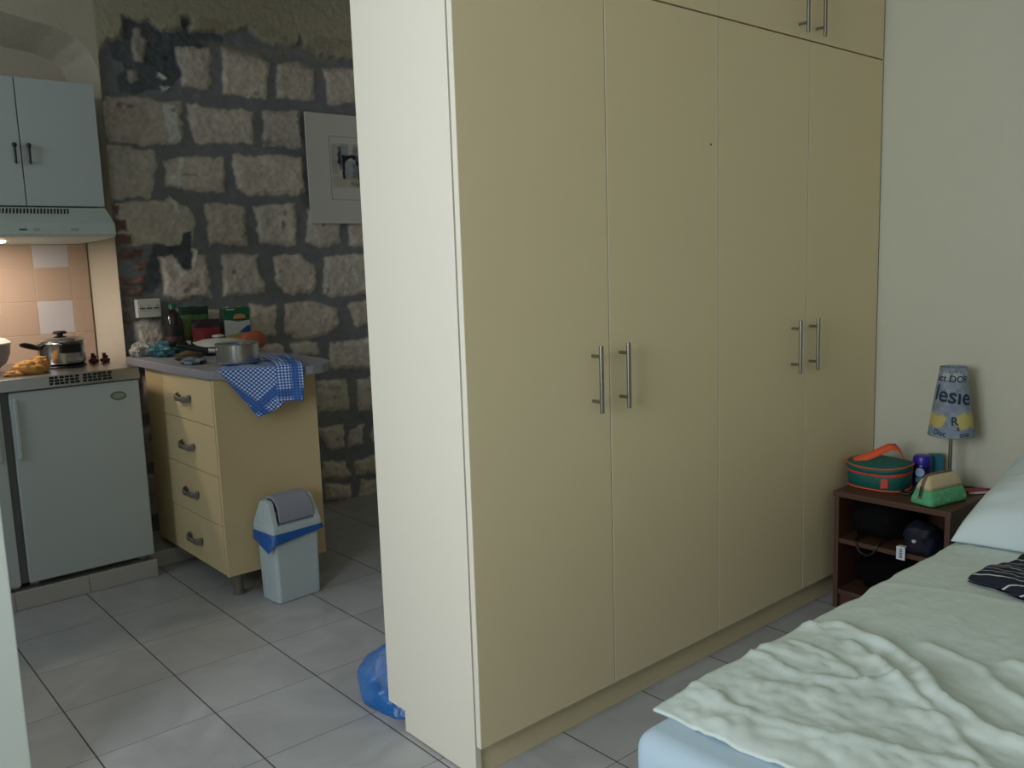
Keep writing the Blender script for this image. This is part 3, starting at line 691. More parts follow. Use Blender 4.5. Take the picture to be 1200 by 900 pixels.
# wall socket
sk = thing('wall_socket', 'white triple wall socket on the stone wall by the alcove', 'socket', (1.388, 4.20, 1.094))
mb = MB(); mb.box(1.334, 1.442, 4.192, 4.232, 1.094, 1.181, .004, 3); obj('plate', mb, pm('socket_white', (212, 212, 206), .4), sk)
mb = MB()
for k in range(3):
    x = 1.356 + .032 * k
    mb.cyl((x, 4.1905, 1.138), (x, 4.194, 1.138), .0125, seg=24)
obj('socket_face', mb, pm('socket_ivory', (198, 198, 192), .4), sk)
mb = MB()
for k in range(3):
    x = 1.356 + .032 * k
    for d in (-.009, 0, .009): mb.cyl((x + d, 4.1895, 1.138), (x + d, 4.192, 1.138), .0032, seg=12)
    mb.box(x - .012, x + .012, 4.1898, 4.1915, 1.1362, 1.1398)
    mb.cyl((x + (-.006 if k < 2 else .006), 4.1898, 1.152), (x + (-.006 if k < 2 else .006), 4.192, 1.152), .002, seg=8)
obj('pin_hole', mb, M_gap, sk)

# ------------------------------------------------------------------ things on the hob
pt = thing('saucepan', 'dark steel saucepan with black lid knob on the hob', 'saucepan', (.968, 4.08, .926))
PC = (.968, 4.08, .926)
mb = MB(); mb.lathe([(0, 0), (.080, 0), (.090, .006), (.093, .018), (.093, .092), (.0965, .096), (.0945, .099), (.088, .094), (.088, .012), (0, .008)], PC, 48); obj('pan', mb, M_pot, pt)
mb = MB(); mb.lathe([(.0955, .099), (.094, .103), (.078, .112), (.045, .119), (.012, .122), (0, .122), (0, .118), (.09, .0985)], PC, 48); ld = obj('lid', mb, M_pot, pt)
mb = MB(); mb.lathe([(0, .121), (.012, .121), (.012, .128), (.026, .130), (.028, .136), (.022, .141), (0, .142)], PC, 28); obj('knob', mb, M_black, ld)
mb = MB(); a0 = math.radians(-84)
cx, cy = PC[0] + math.cos(a0) * .092, PC[1] + math.sin(a0) * .092
mb.box(-.042, .042, -.020, .006, -.020, .022, .009, 3, Matrix.Translation((cx, cy, PC[2] + .072)) @ Matrix.Rotation(a0 + PI / 2, 4, 'Z')); obj('grip', mb, M_black, pt)
mb = MB(); mb.box(-.022, .022, -.008, .006, -.024, .022, .003, 2, Matrix.Translation((cx + .001, cy + .001, PC[2] + .034)) @ Matrix.Rotation(a0 + PI / 2, 4, 'Z')); obj('bracket', mb, M_pot, pt)
mb = MB(); mb.tube([(.885, 4.06, .998), (.865, 4.05, 1.006), (.84, 4.035, 1.014), (.815, 4.02, 1.022), (.80, 4.012, 1.024)], [.008, .011, .0125, .011, .007], 12); obj('handle', mb, M_black, pt)
bw = thing('mixing_bowl', 'grey bowl with a pale lid at the left end of the hob', 'bowl', (.675, 4.16, .9265))
BC = (.675, 4.16, .9265)
mb = MB(); mb.lathe([(0, 0), (.07, 0), (.095, .02), (.112, .06), (.116, .10), (.112, .10), (.105, .06), (.088, .024), (0, .008)], BC, 48); obj('bowl', mb, pm('grey_glaze', (140, 136, 134), .35), bw)
mb = MB(); mb.lathe([(.120, .100), (.121, .106), (.10, .122), (.06, .134), (.02, .138), (0, .138), (0, .134), (.10, .116), (.114, .101)], BC, 48); obj('lid', mb, pm('pale_lid', (200, 200, 196), .3), bw)
mb = MB(); lump(mb, (.80, 3.885, .935), (.062, .045, .034), 2, .35, 2.2, flat=.9155); lump(mb, (.845, 3.90, .945), (.034, .03, .036), 5, .3, 2.4, flat=.9155)
lump(mb, (.737, 3.86, .922), (.035, .022, .014), 8, .4, 2.5, flat=.9155)
tag(obj('dishcloth', mb, pm('orange_cloth', (206, 150, 80), .85, var=.25, scale=30, bump=.4, bscale=60), loc=(.80, 3.885, .9155)), 'crumpled orange cloth on the front edge of the steel hob', 'cloth')
for k, (x, y, lab) in enumerate(((1.098, 4.10, 'dark red knobbly stopper nearest the saucepan'), (1.138, 4.075, 'dark red knobbly stopper nearest the alcove corner'))):
    t = thing('red_oddment', lab, 'oddment', (x, y, .9155), 'dark red oddments behind the hob')  # small dark red pieces of no identified kind
    mb = MB(); lump(mb, (x, y, .925), (.018, .014, .012), 11 + k, .5, 3, 14, 18, flat=.9155); obj('base', mb, pm('wine_red', (104, 46, 42), .6, var=.3, scale=60), t)
    mb = MB(); mb.cyl((x - .003, y, .930), (x - .001, y, .958), .0065, .008, 14, .002); mb.cyl((x + .008, y + .002, .93), (x + .010, y + .002, .947), .004, .005, 10, .001); obj('stem', mb, pm('dark_stem', (58, 36, 34), .7), t)

# ------------------------------------------------------------------ things on the counter
ZT = .9205
sp = thing('small_saucepan', 'open steel saucepan with long black handle standing on the checked towel', 'saucepan', (1.442, 3.357, .9295))
QC = (1.442, 3.357, .9295)
mb = MB(); mb.lathe([(0, 0), (.076, 0), (.083, .004), (.085, .012), (.085, .078), (.088, .081), (.086, .083), (.0815, .078), (.081, .012), (0, .007)], QC, 56); obj('pan', mb, pm('satin_steel', (196, 197, 198), .25, 1.0, var=.03), sp)
mb = MB(); mb.cyl((1.364, 3.392, .985), (1.340, 3.404, .988), .0095, .0095, 18, .002); obj('collar', mb, pm('collar_steel', (214, 216, 218), .25, .8), sp)
mb = MB(); mb.tube([(1.343, 3.402, .9875), (1.32, 3.415, .992), (1.295, 3.43, .998), (1.27, 3.445, 1.005), (1.245, 3.46, 1.011), (1.237, 3.464, 1.012)], [.009, .0115, .0125, .013, .0125, .008], 14); obj('handle', mb, M_black, sp)
lp = thing('lidded_pan', 'frying pan under a domed white lid behind the small saucepan', 'pan', (1.60, 3.93, ZT))
LC = (1.60, 3.93, ZT)
mb = MB(); mb.lathe([(0, 0), (.10, 0), (.122, .010), (.130, .038), (.134, .041), (.128, .042), (.118, .012), (0, .006)], LC, 56); obj('pan', mb, pm('dark_pan', (54, 54, 58), .4, .5), lp)
mb = MB(); mb.lathe([(.136, .042), (.136, .046), (.115, .056), (.075, .066), (.035, .071), (0, .073), (0, .068), (.11, .053), (.13, .0425)], LC, 56); ld = obj('lid', mb, pm('white_lid', (206, 210, 204), .35), lp); ld['label'] = 'domed white lid'
mb = MB(); mb.lathe([(0, .070), (.014, .070), (.014, .076), (.027, .078), (.027, .084), (.020, .087), (0, .088)], LC, 28); obj('knob', mb, pm('ivory_knob', (196, 196, 184), .4), ld)
mb = MB(); mb.box(1.430, 1.450, 3.870, 3.890, .972, .994, .003, 2); obj('collar', mb, pm('collar_white', (206, 208, 210), .4), lp)
mb = MB(); mb.tube([(1.478, 3.90, .960), (1.445, 3.882, .982), (1.41, 3.876, .985), (1.375, 3.868, .985), (1.35, 3.864, .982)], [.011, .010, .012, .013, .008], 12); obj('handle', mb, M_black, lp)
# bottle of cola with a green cap
bo = thing('cola_bottle', 'dark soft drink bottle with green cap against the stone wall', 'bottle', (1.468, 4.12, ZT))
OC = (1.468, 4.12, ZT)
mb = MB(); mb.lathe([(0, .004), (.026, 0), (.038, .008), (.0405, .03), (.0405, .13), (.039, .150), (.030, .182), (.016, .204), (.0125, .212), (.0125, .218), (0, .218)], OC, 36); obj('bottle', mb, pm('dark_cola', (40, 26, 30), .15, var=.1), bo)
mb = MB(); mb.lathe([(.0411, .085), (.0413, .087), (.0413, .130), (.0408, .132)], OC, 36); obj('label_band', mb, pm('black_label', (24, 22, 28), .5), bo)
mb = MB(); mb.lathe([(.0412, .030), (.0414, .032), (.0414, .082), (.0411, .084)], OC, 36); obj('label_band', mb, pm('plum_label', (86, 52, 60), .5, var=.4, scale=40), bo)
mb = MB(); mb.lathe([(0, .214), (.0155, .214), (.0155, .230), (.0135, .233), (0, .233)], OC, 24); obj('cap', mb, pm('green_cap', (28, 110, 70), .45), bo)
# packets
def packet(mb, x0, x1, y, z0, z1, th, seed, top=.02, tilt=0.0):
    nu, nv = 20, 24; u = np.linspace(0, 1, nu)[:, None] + np.zeros((1, nv)); v = np.linspace(0, 1, nv)[None, :] + np.zeros((nu, 1))
    b = th * np.clip(np.sin(PI * u), 0, 1) ** .55 * np.clip(1 - v ** 5, 0, 1) * (1 + .25 * fbm(u * 4 + seed, v * 4, 3)); w = .012 * fbm(u * 3 + seed, v * 3 + 9, 3)
    X = x0 + (x1 - x0) * u + .006 * fbm(v * 5 + seed, u * 2); Z = z0 + (z1 - z0) * v + .006 * fbm(u * 6, u * 0 + seed) * v
    mb.grid(np.stack([X, y - b + w * v + tilt * v, Z], -1), np.stack([u, v], -1)); mb.grid(np.stack([X, y + b * .6 + w * v + .002 + tilt * v, Z], -1), np.stack([u, v], -1), flip=True)
    return mb
def uvramp(name, stops, rough=.5, axis=1):
    m, t = new(name); uv = t.n('ShaderNodeUVMap', uv_map='UVMap'); s = t.n('ShaderNodeSeparateXYZ'); t.l(uv.outputs[0], s.inputs[0])
    nz = t.n('ShaderNodeTexNoise'); nz.inputs['Scale'].default_value = 6; t.l(uv.outputs[0], nz.inputs['Vector'])
    f = t.math('ADD', s.outputs[axis], t.math('MULTIPLY_ADD', nz.outputs[0], .10, -.05))
    r = t.n('ShaderNodeValToRGB'); r.color_ramp.interpolation = 'CONSTANT'; t.l(f, r.inputs[0])
    el = r.color_ramp.elements
    while len(el) > 1: el.remove(el[-1])
    el[0].position = 0; el[0].color = (*lin(stops[0][1]), 1)
    for p, c in stops[1:]: e = el.new(p); e.color = (*lin(c), 1)
    t.l(r.outputs[0], t.b.inputs['Base Color']); t.b.inputs['Roughness'].default_value = rough
    return m
mb = packet(MB(), 1.512, 1.655, 4.165, ZT, 1.135, .022, 3)
tag(obj('food_packet', mb, uvramp('green_packet', [(0, (96, 112, 58)), (.35, (120, 138, 66)), (.62, (92, 128, 80)), (.82, (28, 62, 48))]), loc=(1.58, 4.165, ZT)), 'upright yellow-green food packet with dark green top beside the bottle', 'packet')
mb = packet(MB(), 1.545, 1.685, 4.10, ZT, 1.072, .020, 12)
tag(obj('food_packet', mb, uvramp('red_packet', [(0, (122, 40, 50)), (.35, (142, 44, 56)), (.74, (50, 34, 44))], .3), loc=(1.61, 4.10, ZT)), 'glossy crimson food packet in front of the green packet', 'packet')
ct = thing('carton', 'green and white food carton with an oval bun picture', 'carton', (1.77, 4.13, ZT))
mb = MB(); mb.box(1.705, 1.835, 4.10, 4.155, ZT, 1.118, .002)
ob = obj('box', mb, pm('carton_side', (58, 76, 66), .5), ct)
fx = lambda u, v, d: (1.705 + .13 * u, d, ZT + (1.118 - ZT) * v)
mb = MB(); mb.prism([(0.0, .30), (1, .30), (1, .75), (0, .75)], fx, 4.0985, 4.1005); obj('print', mb, pm('carton_white', (206, 214, 214), .5), ct)['label'] = 'white middle panel'
mb = MB(); mb.prism([(0.0, .72), (.25, .70), (.55, .66), (1, .69), (1, 1), (0, 1)], fx, 4.0982, 4.1003); obj('print', mb, pm('carton_green', (22, 106, 72), .5), ct)['label'] = 'green upper panel'
mb = MB(); mb.prism([(0, 0), (1, 0), (1, .36), (.6, .38), (.0, .33)], fx, 4.0982, 4.1003); obj('print', mb, pm('carton_yellow', (204, 168, 96), .5), ct)['label'] = 'yellow lower panel'
mb = MB(); mb.prism([(.55, .39), (1, .37), (1, .56), (.86, .55)], fx, 4.0980, 4.1005); obj('print', mb, pm('carton_blue', (46, 92, 152), .5), ct)['label'] = 'blue wedge'
mb = MB(); mb.prism([(.60 + .25 * math.cos(2 * PI * k / 30), .77 + .085 * math.sin(2 * PI * k / 30)) for k in range(30)], fx, 4.0975, 4.1005); obj('print', mb, pm('carton_bun', (206, 150, 104), .5), ct)['label'] = 'oval bun picture'
mb = MB(); mb.prism([(.38, .70), (.84, .69), (.82, .73), (.4, .73)], fx, 4.0970, 4.1003); mb.prism([(.82, .77), (.98, .79), (.98, .81), (.82, .80)], fx, 4.0970, 4.1003); obj('print', mb, pm('carton_dark', (30, 60, 46), .5), ct)
mb = MB(); mb.prism([(.10, .955), (.42, .955), (.42, .985), (.10, .985)], fx, 4.0975, 4.1005); obj('print', mb, pm('carton_tab', (196, 206, 200), .5), ct)
mb = MB(); lump(mb, (1.795, 3.985, .962), (.062, .040, .046), 21, .14, 2.0, flat=ZT); 
tag(obj('lentil_bag', mb, pm('red_lentils', (184, 96, 68), .5, var=.75, scale=150, bump=.5, bscale=240), loc=(1.79, 3.955, ZT)), 'clear bag of orange-red lentils in front of the carton', 'bag')
mb = MB(); lump(mb, (1.400, 4.025, .948), (.075, .060, .042), 31, .4, 2.6, flat=ZT)
o = obj('plastic_bag', mb, pm('teal_film', (62, 112, 122), .3, var=.35, scale=26, bump=.8, bscale=40), loc=(1.445, 4.045, ZT)); tag(o, 'crumpled teal plastic bag at the rear left of the counter', 'bag')
mb = MB(); lump(mb, (1.315, 4.14, .942), (.05, .045, .038), 37, .5, 3.2, flat=ZT)
tag(obj('tissue', mb, pm('tissue_white', (170, 168, 162), .8, var=.2, scale=40, bump=.8, bscale=50), loc=(1.325, 4.12, ZT)), 'crumpled whitish paper in the counter corner left of the teal bag', 'paper')
mb = MB(); lump(mb, (1.345, 3.60, .931), (.045, .07, .014), 41, .5, 3, flat=ZT)
tag(obj('wrapper', mb, pm('clear_wrapper', (132, 146, 160), .25, var=.4, scale=40, bump=.9, bscale=45), loc=(1.345, 3.60, ZT)), 'crumpled blue-grey wrapper left of the open saucepan', 'wrapper')
mb = MB(); lump(mb, (1.395, 3.765, .938), (.060, .030, .020), 44, .3, 2.2, flat=ZT)  # plain brown lump for an unidentified object
tag(obj('brown_item', mb, pm('item_brown', (112, 92, 72), .8, var=.3, scale=30), loc=(1.395, 3.765, ZT)), 'small brown object under the pan handles', 'item')

# checked tea towel hanging over the counter edge
def towel():
    mb = MB(); rnd = random.Random(4)
    cxs, cys = [p[0] for p in CO[3:11]], [p[1] for p in CO[3:11]]
    front = lambda x: np.interp(x, cxs, cys) - .004
    def quad(c00, c10, c11, c01, uv0, uv1, uv2, uv3, nu, nv, wave):
        u = np.linspace(0, 1, nu)[:, None, None]; v = np.linspace(0, 1, nv)[None, :, None]
        B = lambda a, b, c, d: (np.array(a) * (1 - u) + np.array(b) * u) * (1 - v) + (np.array(d) * (1 - u) + np.array(c) * u) * v
        P = B(c00, c10, c11, c01); U = B(uv0, uv1, uv2, uv3)[..., :2]
        return wave(P, np.broadcast_to(u[..., 0], P.shape[:2]), np.broadcast_to(v[..., 0], P.shape[:2])), U
    def rot(p, a):
        c, s = math.cos(a), math.sin(a); return (p[0] * c - p[1] * s, p[0] * s + p[1] * c, 0)
    # left, diagonal fold
    ang = math.radians(-44)
    tl, tr, br, bl = (1.302, .9225), (1.512, .9225), (1.502, .776), (1.416, .732)
    off = np.array(rot(bl, ang)) - np.array((0.012, 0.014, 0))
    uvA = lambda p: tuple(np.array(rot(p, ang)) - off)
    def waveA(P, u, v):
        P = P.copy(); k = np.sin(u * 9 + v * 2) * .007 * (1 - v) + .006 * fbm(u * 3, v * 3, 3)
        hang = 1 - v
        P[..., 1] = front(P[..., 0]) - .006 * hang - np.abs(k) - .006 * np.sin(PI * u) * hang; return P
    f3 = lambda p, y=3.166: (p[0], y, p[1])
    P, U = quad(f3(bl), f3(br), f3(tr), f3(tl), uvA(bl), uvA(br), uvA(tr), uvA(tl), 34, 34, waveA); 
    def waveT(P, u, v):
        P = P.copy(); P[..., 1] += (front(P[..., 0]) - 3.168) * (1 - v); P[..., 2] = .9225 + .0018 * (1 + np.sin(u * 12 + v * 5)) * np.minimum(1, 8 * v) + .0015; P[..., 2] += np.abs(fbm(u * 5, v * 5, 3)) * .004; return P
    tb = ((1.40, 3.40), (1.57, 3.42))
    P2, U2 = quad((tl[0], 3.168, .91), (tr[0], 3.168, .91), (tb[1][0], tb[1][1], .91), (tb[0][0], tb[0][1], .91), uvA(tl), uvA(tr), uvA((tr[0] + .05, tr[1] + .30)), uvA((tl[0] + .1, tl[1] + .25)), 34, 34, waveT)
    rim = lambda A, Bq: np.concatenate([A, Bq[:, :]], 1)
    mb.grid(np.concatenate([P, P2[:, 1:]], 1), np.concatenate([U, U2[:, 1:]], 1))
    # right, straight fold lying over it
    tl, tr, br, bl = (1.485, .9255), (1.580, .9255), (1.566, .790), (1.480, .792)
    uvB = lambda p: (1.580 - p[0] + .010, p[1] - .778, 0)
    def waveB(P, u, v):
        P = P.copy(); P[..., 1] = front(P[..., 0]) - .008 - .006 * (1 - v) - .005 * np.sin(u * 7 + 1) * (1 - v) - .003 * fbm(u * 4 + 9, v * 3, 3); return P
    P, U = quad(f3(bl, 3.16), f3(br, 3.16), f3(tr, 3.16), f3(tl, 3.16), uvB(bl), uvB(br), uvB(tr), uvB(tl), 22, 26, waveB)
    def waveS(P, u, v):
        P = P.copy(); P[..., 1] += (front(P[..., 0]) - .008 - 3.165) * (1 - v); P[..., 2] = .9285 + .010 * np.abs(np.sin(u * 5 + v * 3)) * np.minimum(1, 6 * v) + .004 * np.abs(fbm(u * 5 + 4, v * 5, 3)); return P
    P2, U2 = quad((tl[0], 3.165, .91), (tr[0], 3.165, .91), (1.69, 3.42, .91), (1.58, 3.46, .91), uvB(tl), uvB(tr), uvB((tr[0], tr[1] + .34)), uvB((tl[0], tl[1] + .34)), 22, 40, waveS)
    mb.grid(np.concatenate([P, P2[:, 1:]], 1), np.concatenate([U, U2[:, 1:]], 1))
    o = obj('tea_towel', mb, gingham_mat(), loc=(1.46, 3.4, ZT), angle=180); solidify(o, .002); tag(o, 'blue and white checked tea towel hanging over the counter edge', 'towel')
towel()

# ------------------------------------------------------------------ swing bin
bn = thing('waste_bin', 'pale grey-blue swing top bin with blue liner by the drawers', 'bin', (1.49, 3.15, 0))
M_bin = pm('bin_plastic', (190, 204, 208), .45, var=.02)
BM = Matrix.Translation((1.497, 3.135, 0)) @ Matrix.Rotation(math.radians(5), 4, 'Z')
def rrect(hx, hy, r, seg=6):
    P = []
    for sx, sy, a0 in ((1, 1, 0), (-1, 1, PI / 2), (-1, -1, PI), (1, -1, 3 * PI / 2)):
        for k in range(seg + 1): a = a0 + PI / 2 * k / seg; P.append((sx * (hx - r) + r * math.cos(a), sy * (hy - r) + r * math.sin(a)))
    return P
def loft(mb, secs, cap0=True, cap1=True, M=None):
    G = np.array([[(x, y, z) for x, y in rrect(hx, hy, r)] for hx, hy, r, z in secs]); return mb.grid(G, wrap=True, cap0=cap0, cap1=cap1, M=M)
mb = MB(); loft(mb, [(.090, .060, .012, 0), (.096, .064, .016, .004), (.097, .065, .016, .03), (.101, .068, .016, .255), (.107, .073, .018, .262), (.107, .073, .018, .274)], M=BM); obj('body', mb, M_bin, bn)
# lid: two cheeks, a low front lip and a domed swing flap between them
for s_ in (-1, 1):
    mb = MB(); mb.prism([(-.076, .276), (-.077, .306), (-.036, .398), (-.022, .408), (.022, .408), (.036, .398), (.077, .306), (.076, .276)], lambda u, v, d: (d * (1 - .9 * (v - .3) if v > .3 else 1), u, v), s_ * .083, s_ * .108, .004, M=BM)
    obj('cheek', mb, M_bin, bn)
mb = MB(); loft(mb, [(.109, .077, .018, .2745), (.110, .078, .018, .278), (.109, .077, .016, .300), (.106, .074, .014, .313), (.09, .06, .01, .318)], M=BM); obj('lid', mb, M_bin, bn)
fp = [(.074 * math.sin(math.radians(t)), .334 + .090 * math.cos(math.radians(t))) for t in range(-96, 97, 12)]
fp += [(.067 * math.sin(math.radians(t)), .330 + .080 * math.cos(math.radians(t))) for t in range(84, -85, -12)]
mb = MB(); mb.prism(fp, lambda u, v, d: (d * (1 - .9 * (v - .3)), u, v), -.079, .079, .002, M=BM); obj('flap', mb, pm('flap_grey', (150, 154, 168), .45), bn)['label'] = 'grey swing flap'
def liner():
    nr = 96; out = rrect(.113, .081, .02, 23)[:nr]; n = len(out); rows = 7; P = np.zeros((rows, n, 3))
    for j, (x, y) in enumerate(out):
        a = math.atan2(y / .08, x / .112); drop = .022 + .016 * float(vnoise(a * 2.2 + 9, 3)) + .012 * math.sin(a * 3 + 1)
        tail = math.exp(-((abs(math.atan2(math.sin(a - math.radians(207)), math.cos(a - math.radians(207)))) / .28) ** 2))
        tail2 = math.exp(-((abs(math.atan2(math.sin(a - math.radians(338)), math.cos(a - math.radians(338)))) / .2) ** 2))
        drop += .060 * tail + .02 * tail2
        for i in range(rows):
            t = i / (rows - 1); fl = 1 + (.05 + .20 * tail + .10 * tail2) * t + .02 * math.sin(a * 9 + 2) * t
            P[i, j] = (x * fl * (.985 if i == 0 else 1), y * fl * (.985 if i == 0 else 1), .286 - drop * t)
    mb = MB(); mb.grid(P, wrap=True, M=BM); o = obj('liner', mb, pm('blue_film', (34, 92, 168), .35, var=.25, scale=30, bump=.5, bscale=40), bn, angle=180); solidify(o, .001); o['label'] = 'blue plastic liner rim'
liner()

# blue carrier bag on the floor behind the wardrobe
cbag = thing('carrier_bag', 'translucent blue plastic bag on the floor behind the wardrobe', 'bag', (1.31, 2.13, 0))
mb = MB()
nu, nv = 40, 64; G = np.zeros((nu, nv, 3))
for i in range(nu):
    t = i / (nu - 1)
    for j in range(nv):
        a = 2 * PI * j / nv; pr = (.97 + .10 * math.sin(PI * min(1, t * 1.15 + .12))) * (1 - .78 * sstep(.45, 1, np.float64(t)))
        nz = 1 + .22 * float(fbm(math.cos(a) * 2.0 + 4, math.sin(a) * 2.0 + t * 3, 4)) + .05 * math.sin(a * 11 + t * 5) * t
        G[i, j] = (1.352 + .116 * pr * nz * math.cos(a) + .035 * t * t, 2.135 + .112 * pr * nz * math.sin(a) - .05 * (t < .3) * (1 - t / .3), .002 + .196 * t + .012 * float(fbm(a * 2, t * 4, 2)) * t)
G[..., 2] = np.maximum(G[..., 2], .002); G[..., 1] = np.where(G[..., 2] > .058, np.maximum(G[..., 1], 2.026), np.maximum(G[..., 1], 1.945))
mb.grid(G, wrap=True, cap0=True); obj('film', mb, film_mat('blue_bag_film', (38, 128, 214), .56), cbag, angle=180)
mb = MB(); lump(mb, (1.350, 2.145, .080), (.072, .062, .072), 51, .35, 2.4, flat=.004); obj('contents', mb, pm('bag_contents', (206, 196, 190), .7, var=.5, scale=14), cbag)['label'] = 'pale wrapped contents'

# ------------------------------------------------------------------ bed
bd = thing('bed', 'double bed with pale blue fitted sheet in front of the wardrobe', 'bed', (2.15, .3, 0))
BX0, BX1, BY0, BY1, BZ = 1.118, 3.20, -.42, 1.0, .442
mb = MB(); mb.box(1.22, 3.22, -.36, .94, .10, .215, .01); obj('base', mb, M_wood, bd)
for x in (1.30, 3.12):
    for y in (-.3, .88):
        mb = MB(); mb.box(x - .03, x + .03, y - .03, y + .03, 0, .101, .003); obj('leg', mb, M_wood, bd)
mb = MB(); mb.box(BX0, BX1, BY0, BY1, .217, BZ, .04, 5); o = obj('mattress', mb, M_fitted, bd, angle=180); o['label'] = 'mattress in a pale blue fitted sheet'
def cover():
    xs = np.arange(1.195, 2.78, .0075); ys = np.arange(-.44, 1.0125, .0075)
    X, Y = np.meshgrid(xs, ys, indexing='ij')
    RID = [([(1.715, 1.0), (1.76, .95), (1.743, .835), (1.706, .741), (1.602, .651), (1.54, .56), (1.50, .40)], .026, .030), ([(1.80, .76), (1.79, .66), (1.70, .57), (1.66, .48)], .020, .026),
           ([(1.52, 1.0), (1.492, .88), (1.537, .786), (1.60, .72)], .013, .022), ([(1.317, 1.0), (1.299, .861), (1.32, .73), (1.37, .58), (1.42, .42)], .010, .028),
           ([(1.696, .87), (1.606, .718), (1.529, .635), (1.44, .54), (1.36, .4)], .020, .030), ([(1.62, .96), (1.60, .86), (1.56, .76)], .012, .018), ([(2.10, 1.0), (2.12, .95), (2.19, .70), (2.24, .4)], .004, .020),
           ([(1.84, .60), (1.76, .46), (1.66, .33), (1.62, .2)], .018, .03)]
    wx = X + .022 * fbm(X * 7, Y * 7, 3); wy = Y + .022 * fbm(X * 7 + 50, Y * 7 + 20, 3)
    h = np.zeros_like(X)
    for pl, amp, wd in RID:
        d = np.full(X.shape, 9.)
        for (ax, ay), (bx, by) in zip(pl, pl[1:]):
            t = np.clip(((wx - ax) * (bx - ax) + (wy - ay) * (by - ay)) / ((bx - ax) ** 2 + (by - ay) ** 2), 0, 1)
            d = np.minimum(d, np.hypot(wx - ax - t * (bx - ax), wy - ay - t * (by - ay)))
        h = h + .62 * amp * (.5 * np.exp(-(d / wd) ** 2) + .5 * np.exp(-(d / (wd * .33)) ** 2)) * (1 + .7 * fbm(X * 12, Y * 12, 3))
    zone = sstep(1.86, 1.62, X + .35 * (.9 - Y) * .5) * 1.0
    rid = 1 - np.abs(fbm(wx * 5.5 + 2, wy * 4.0, 4)) * 2
    h = h + zone * (.006 * np.clip(rid, 0, 1) ** 3 + .008 * fbm(X * 5, Y * 5, 4) + .005 * (1 - np.abs(fbm(wx * 13, wy * 9, 3)) * 2).clip(0, 1) ** 2 + .003) + (1 - zone) * .0035 * fbm(X * 4, Y * 9, 3)
    h = h + .0016 * fbm(X * 40, Y * 25, 3) * (zone + .4)
    Z = BZ + .006 + np.maximum(h, -.003)
    Z = Z + zone * .0035 * (1 - np.abs(fbm(wx * 9 + 3, wy * 24 + 7, 3)) * 2.2).clip(0, 1) ** 3 + (1 - zone) * .0022 * (1 - np.abs(fbm(wx * 5 + 3, wy * 16 + 7, 3)) * 2.2).clip(0, 1) ** 3
    # falls over the side, and over the foot end
    e = np.clip((Y - .955) / .057, 0, 1); Z -= .006 * e ** 2; e2 = np.clip((1.235 - X) / .04, 0, 1); Z -= .010 * e2 ** 2 * (h < .02)
    Z = np.maximum(Z, BZ + .0015)
    Xe = X + .018 * fbm(Y * 4, Y * 0 + 2, 3) * sstep(1.30, 1.20, X); Ye = Y + .014 * fbm(X * 6, X * 0 + 7, 3) * sstep(.93, 1.01, Y)
    mb = MB(); mb.grid(np.stack([Xe, Ye, Z], -1), flip=False)
    o = obj('duvet_cover', mb, M_sheet, loc=(1.9, .3, BZ), angle=180); solidify(o, .005, -1.0 if False else 1.0)
    tag(o, 'rumpled ivory bed cover spread over the mattress', 'bed cover')
cover()
mb = MB()
PM = Matrix.Translation((2.868, .632, .496)) @ Matrix.Rotation(math.radians(5), 4, 'Z') @ Matrix.Rotation(math.radians(-8), 4, 'Y')
def pillow(mb, hx, hy, T, M):
    n = 61; u = np.linspace(-1, 1, n)[:, None] + np.zeros((1, n)); v = np.linspace(-1, 1, n)[None, :] + np.zeros((n, 1))
    f = np.clip(1 - np.abs(u) ** 3.6, 0, 1) ** .42 * np.clip(1 - np.abs(v) ** 3.6, 0, 1) ** .42
    px = hx * u * (1 - .07 * (1 - v * v) * np.abs(u)) ; py = hy * v * (1 - .05 * (1 - u * u) * np.abs(v))
    cr = .010 * fbm(u * 3, v * 3, 3) * (.4 + f) + .006 * fbm(u * 2 + 9, v * 9, 3) * (1 - f)
    mb.grid(np.stack([px, py, T * f + cr], -1)[::1], M=M); mb.grid(np.stack([px, py, -.42 * T * f + cr], -1), flip=True, M=M)
    bmesh.ops.remove_doubles(mb.bm, verts=mb.bm.verts, dist=.0004)
pillow(mb, .322, .41, .165, PM)
for v_ in mb.bm.verts: v_.co.z = max(v_.co.z, .4585)
o = obj('pillow', mb, M_pillow, loc=(2.885, .605, .4545), angle=180); tag(o, 'plump white pillow at the head of the bed', 'pillow'); subsurf(o)
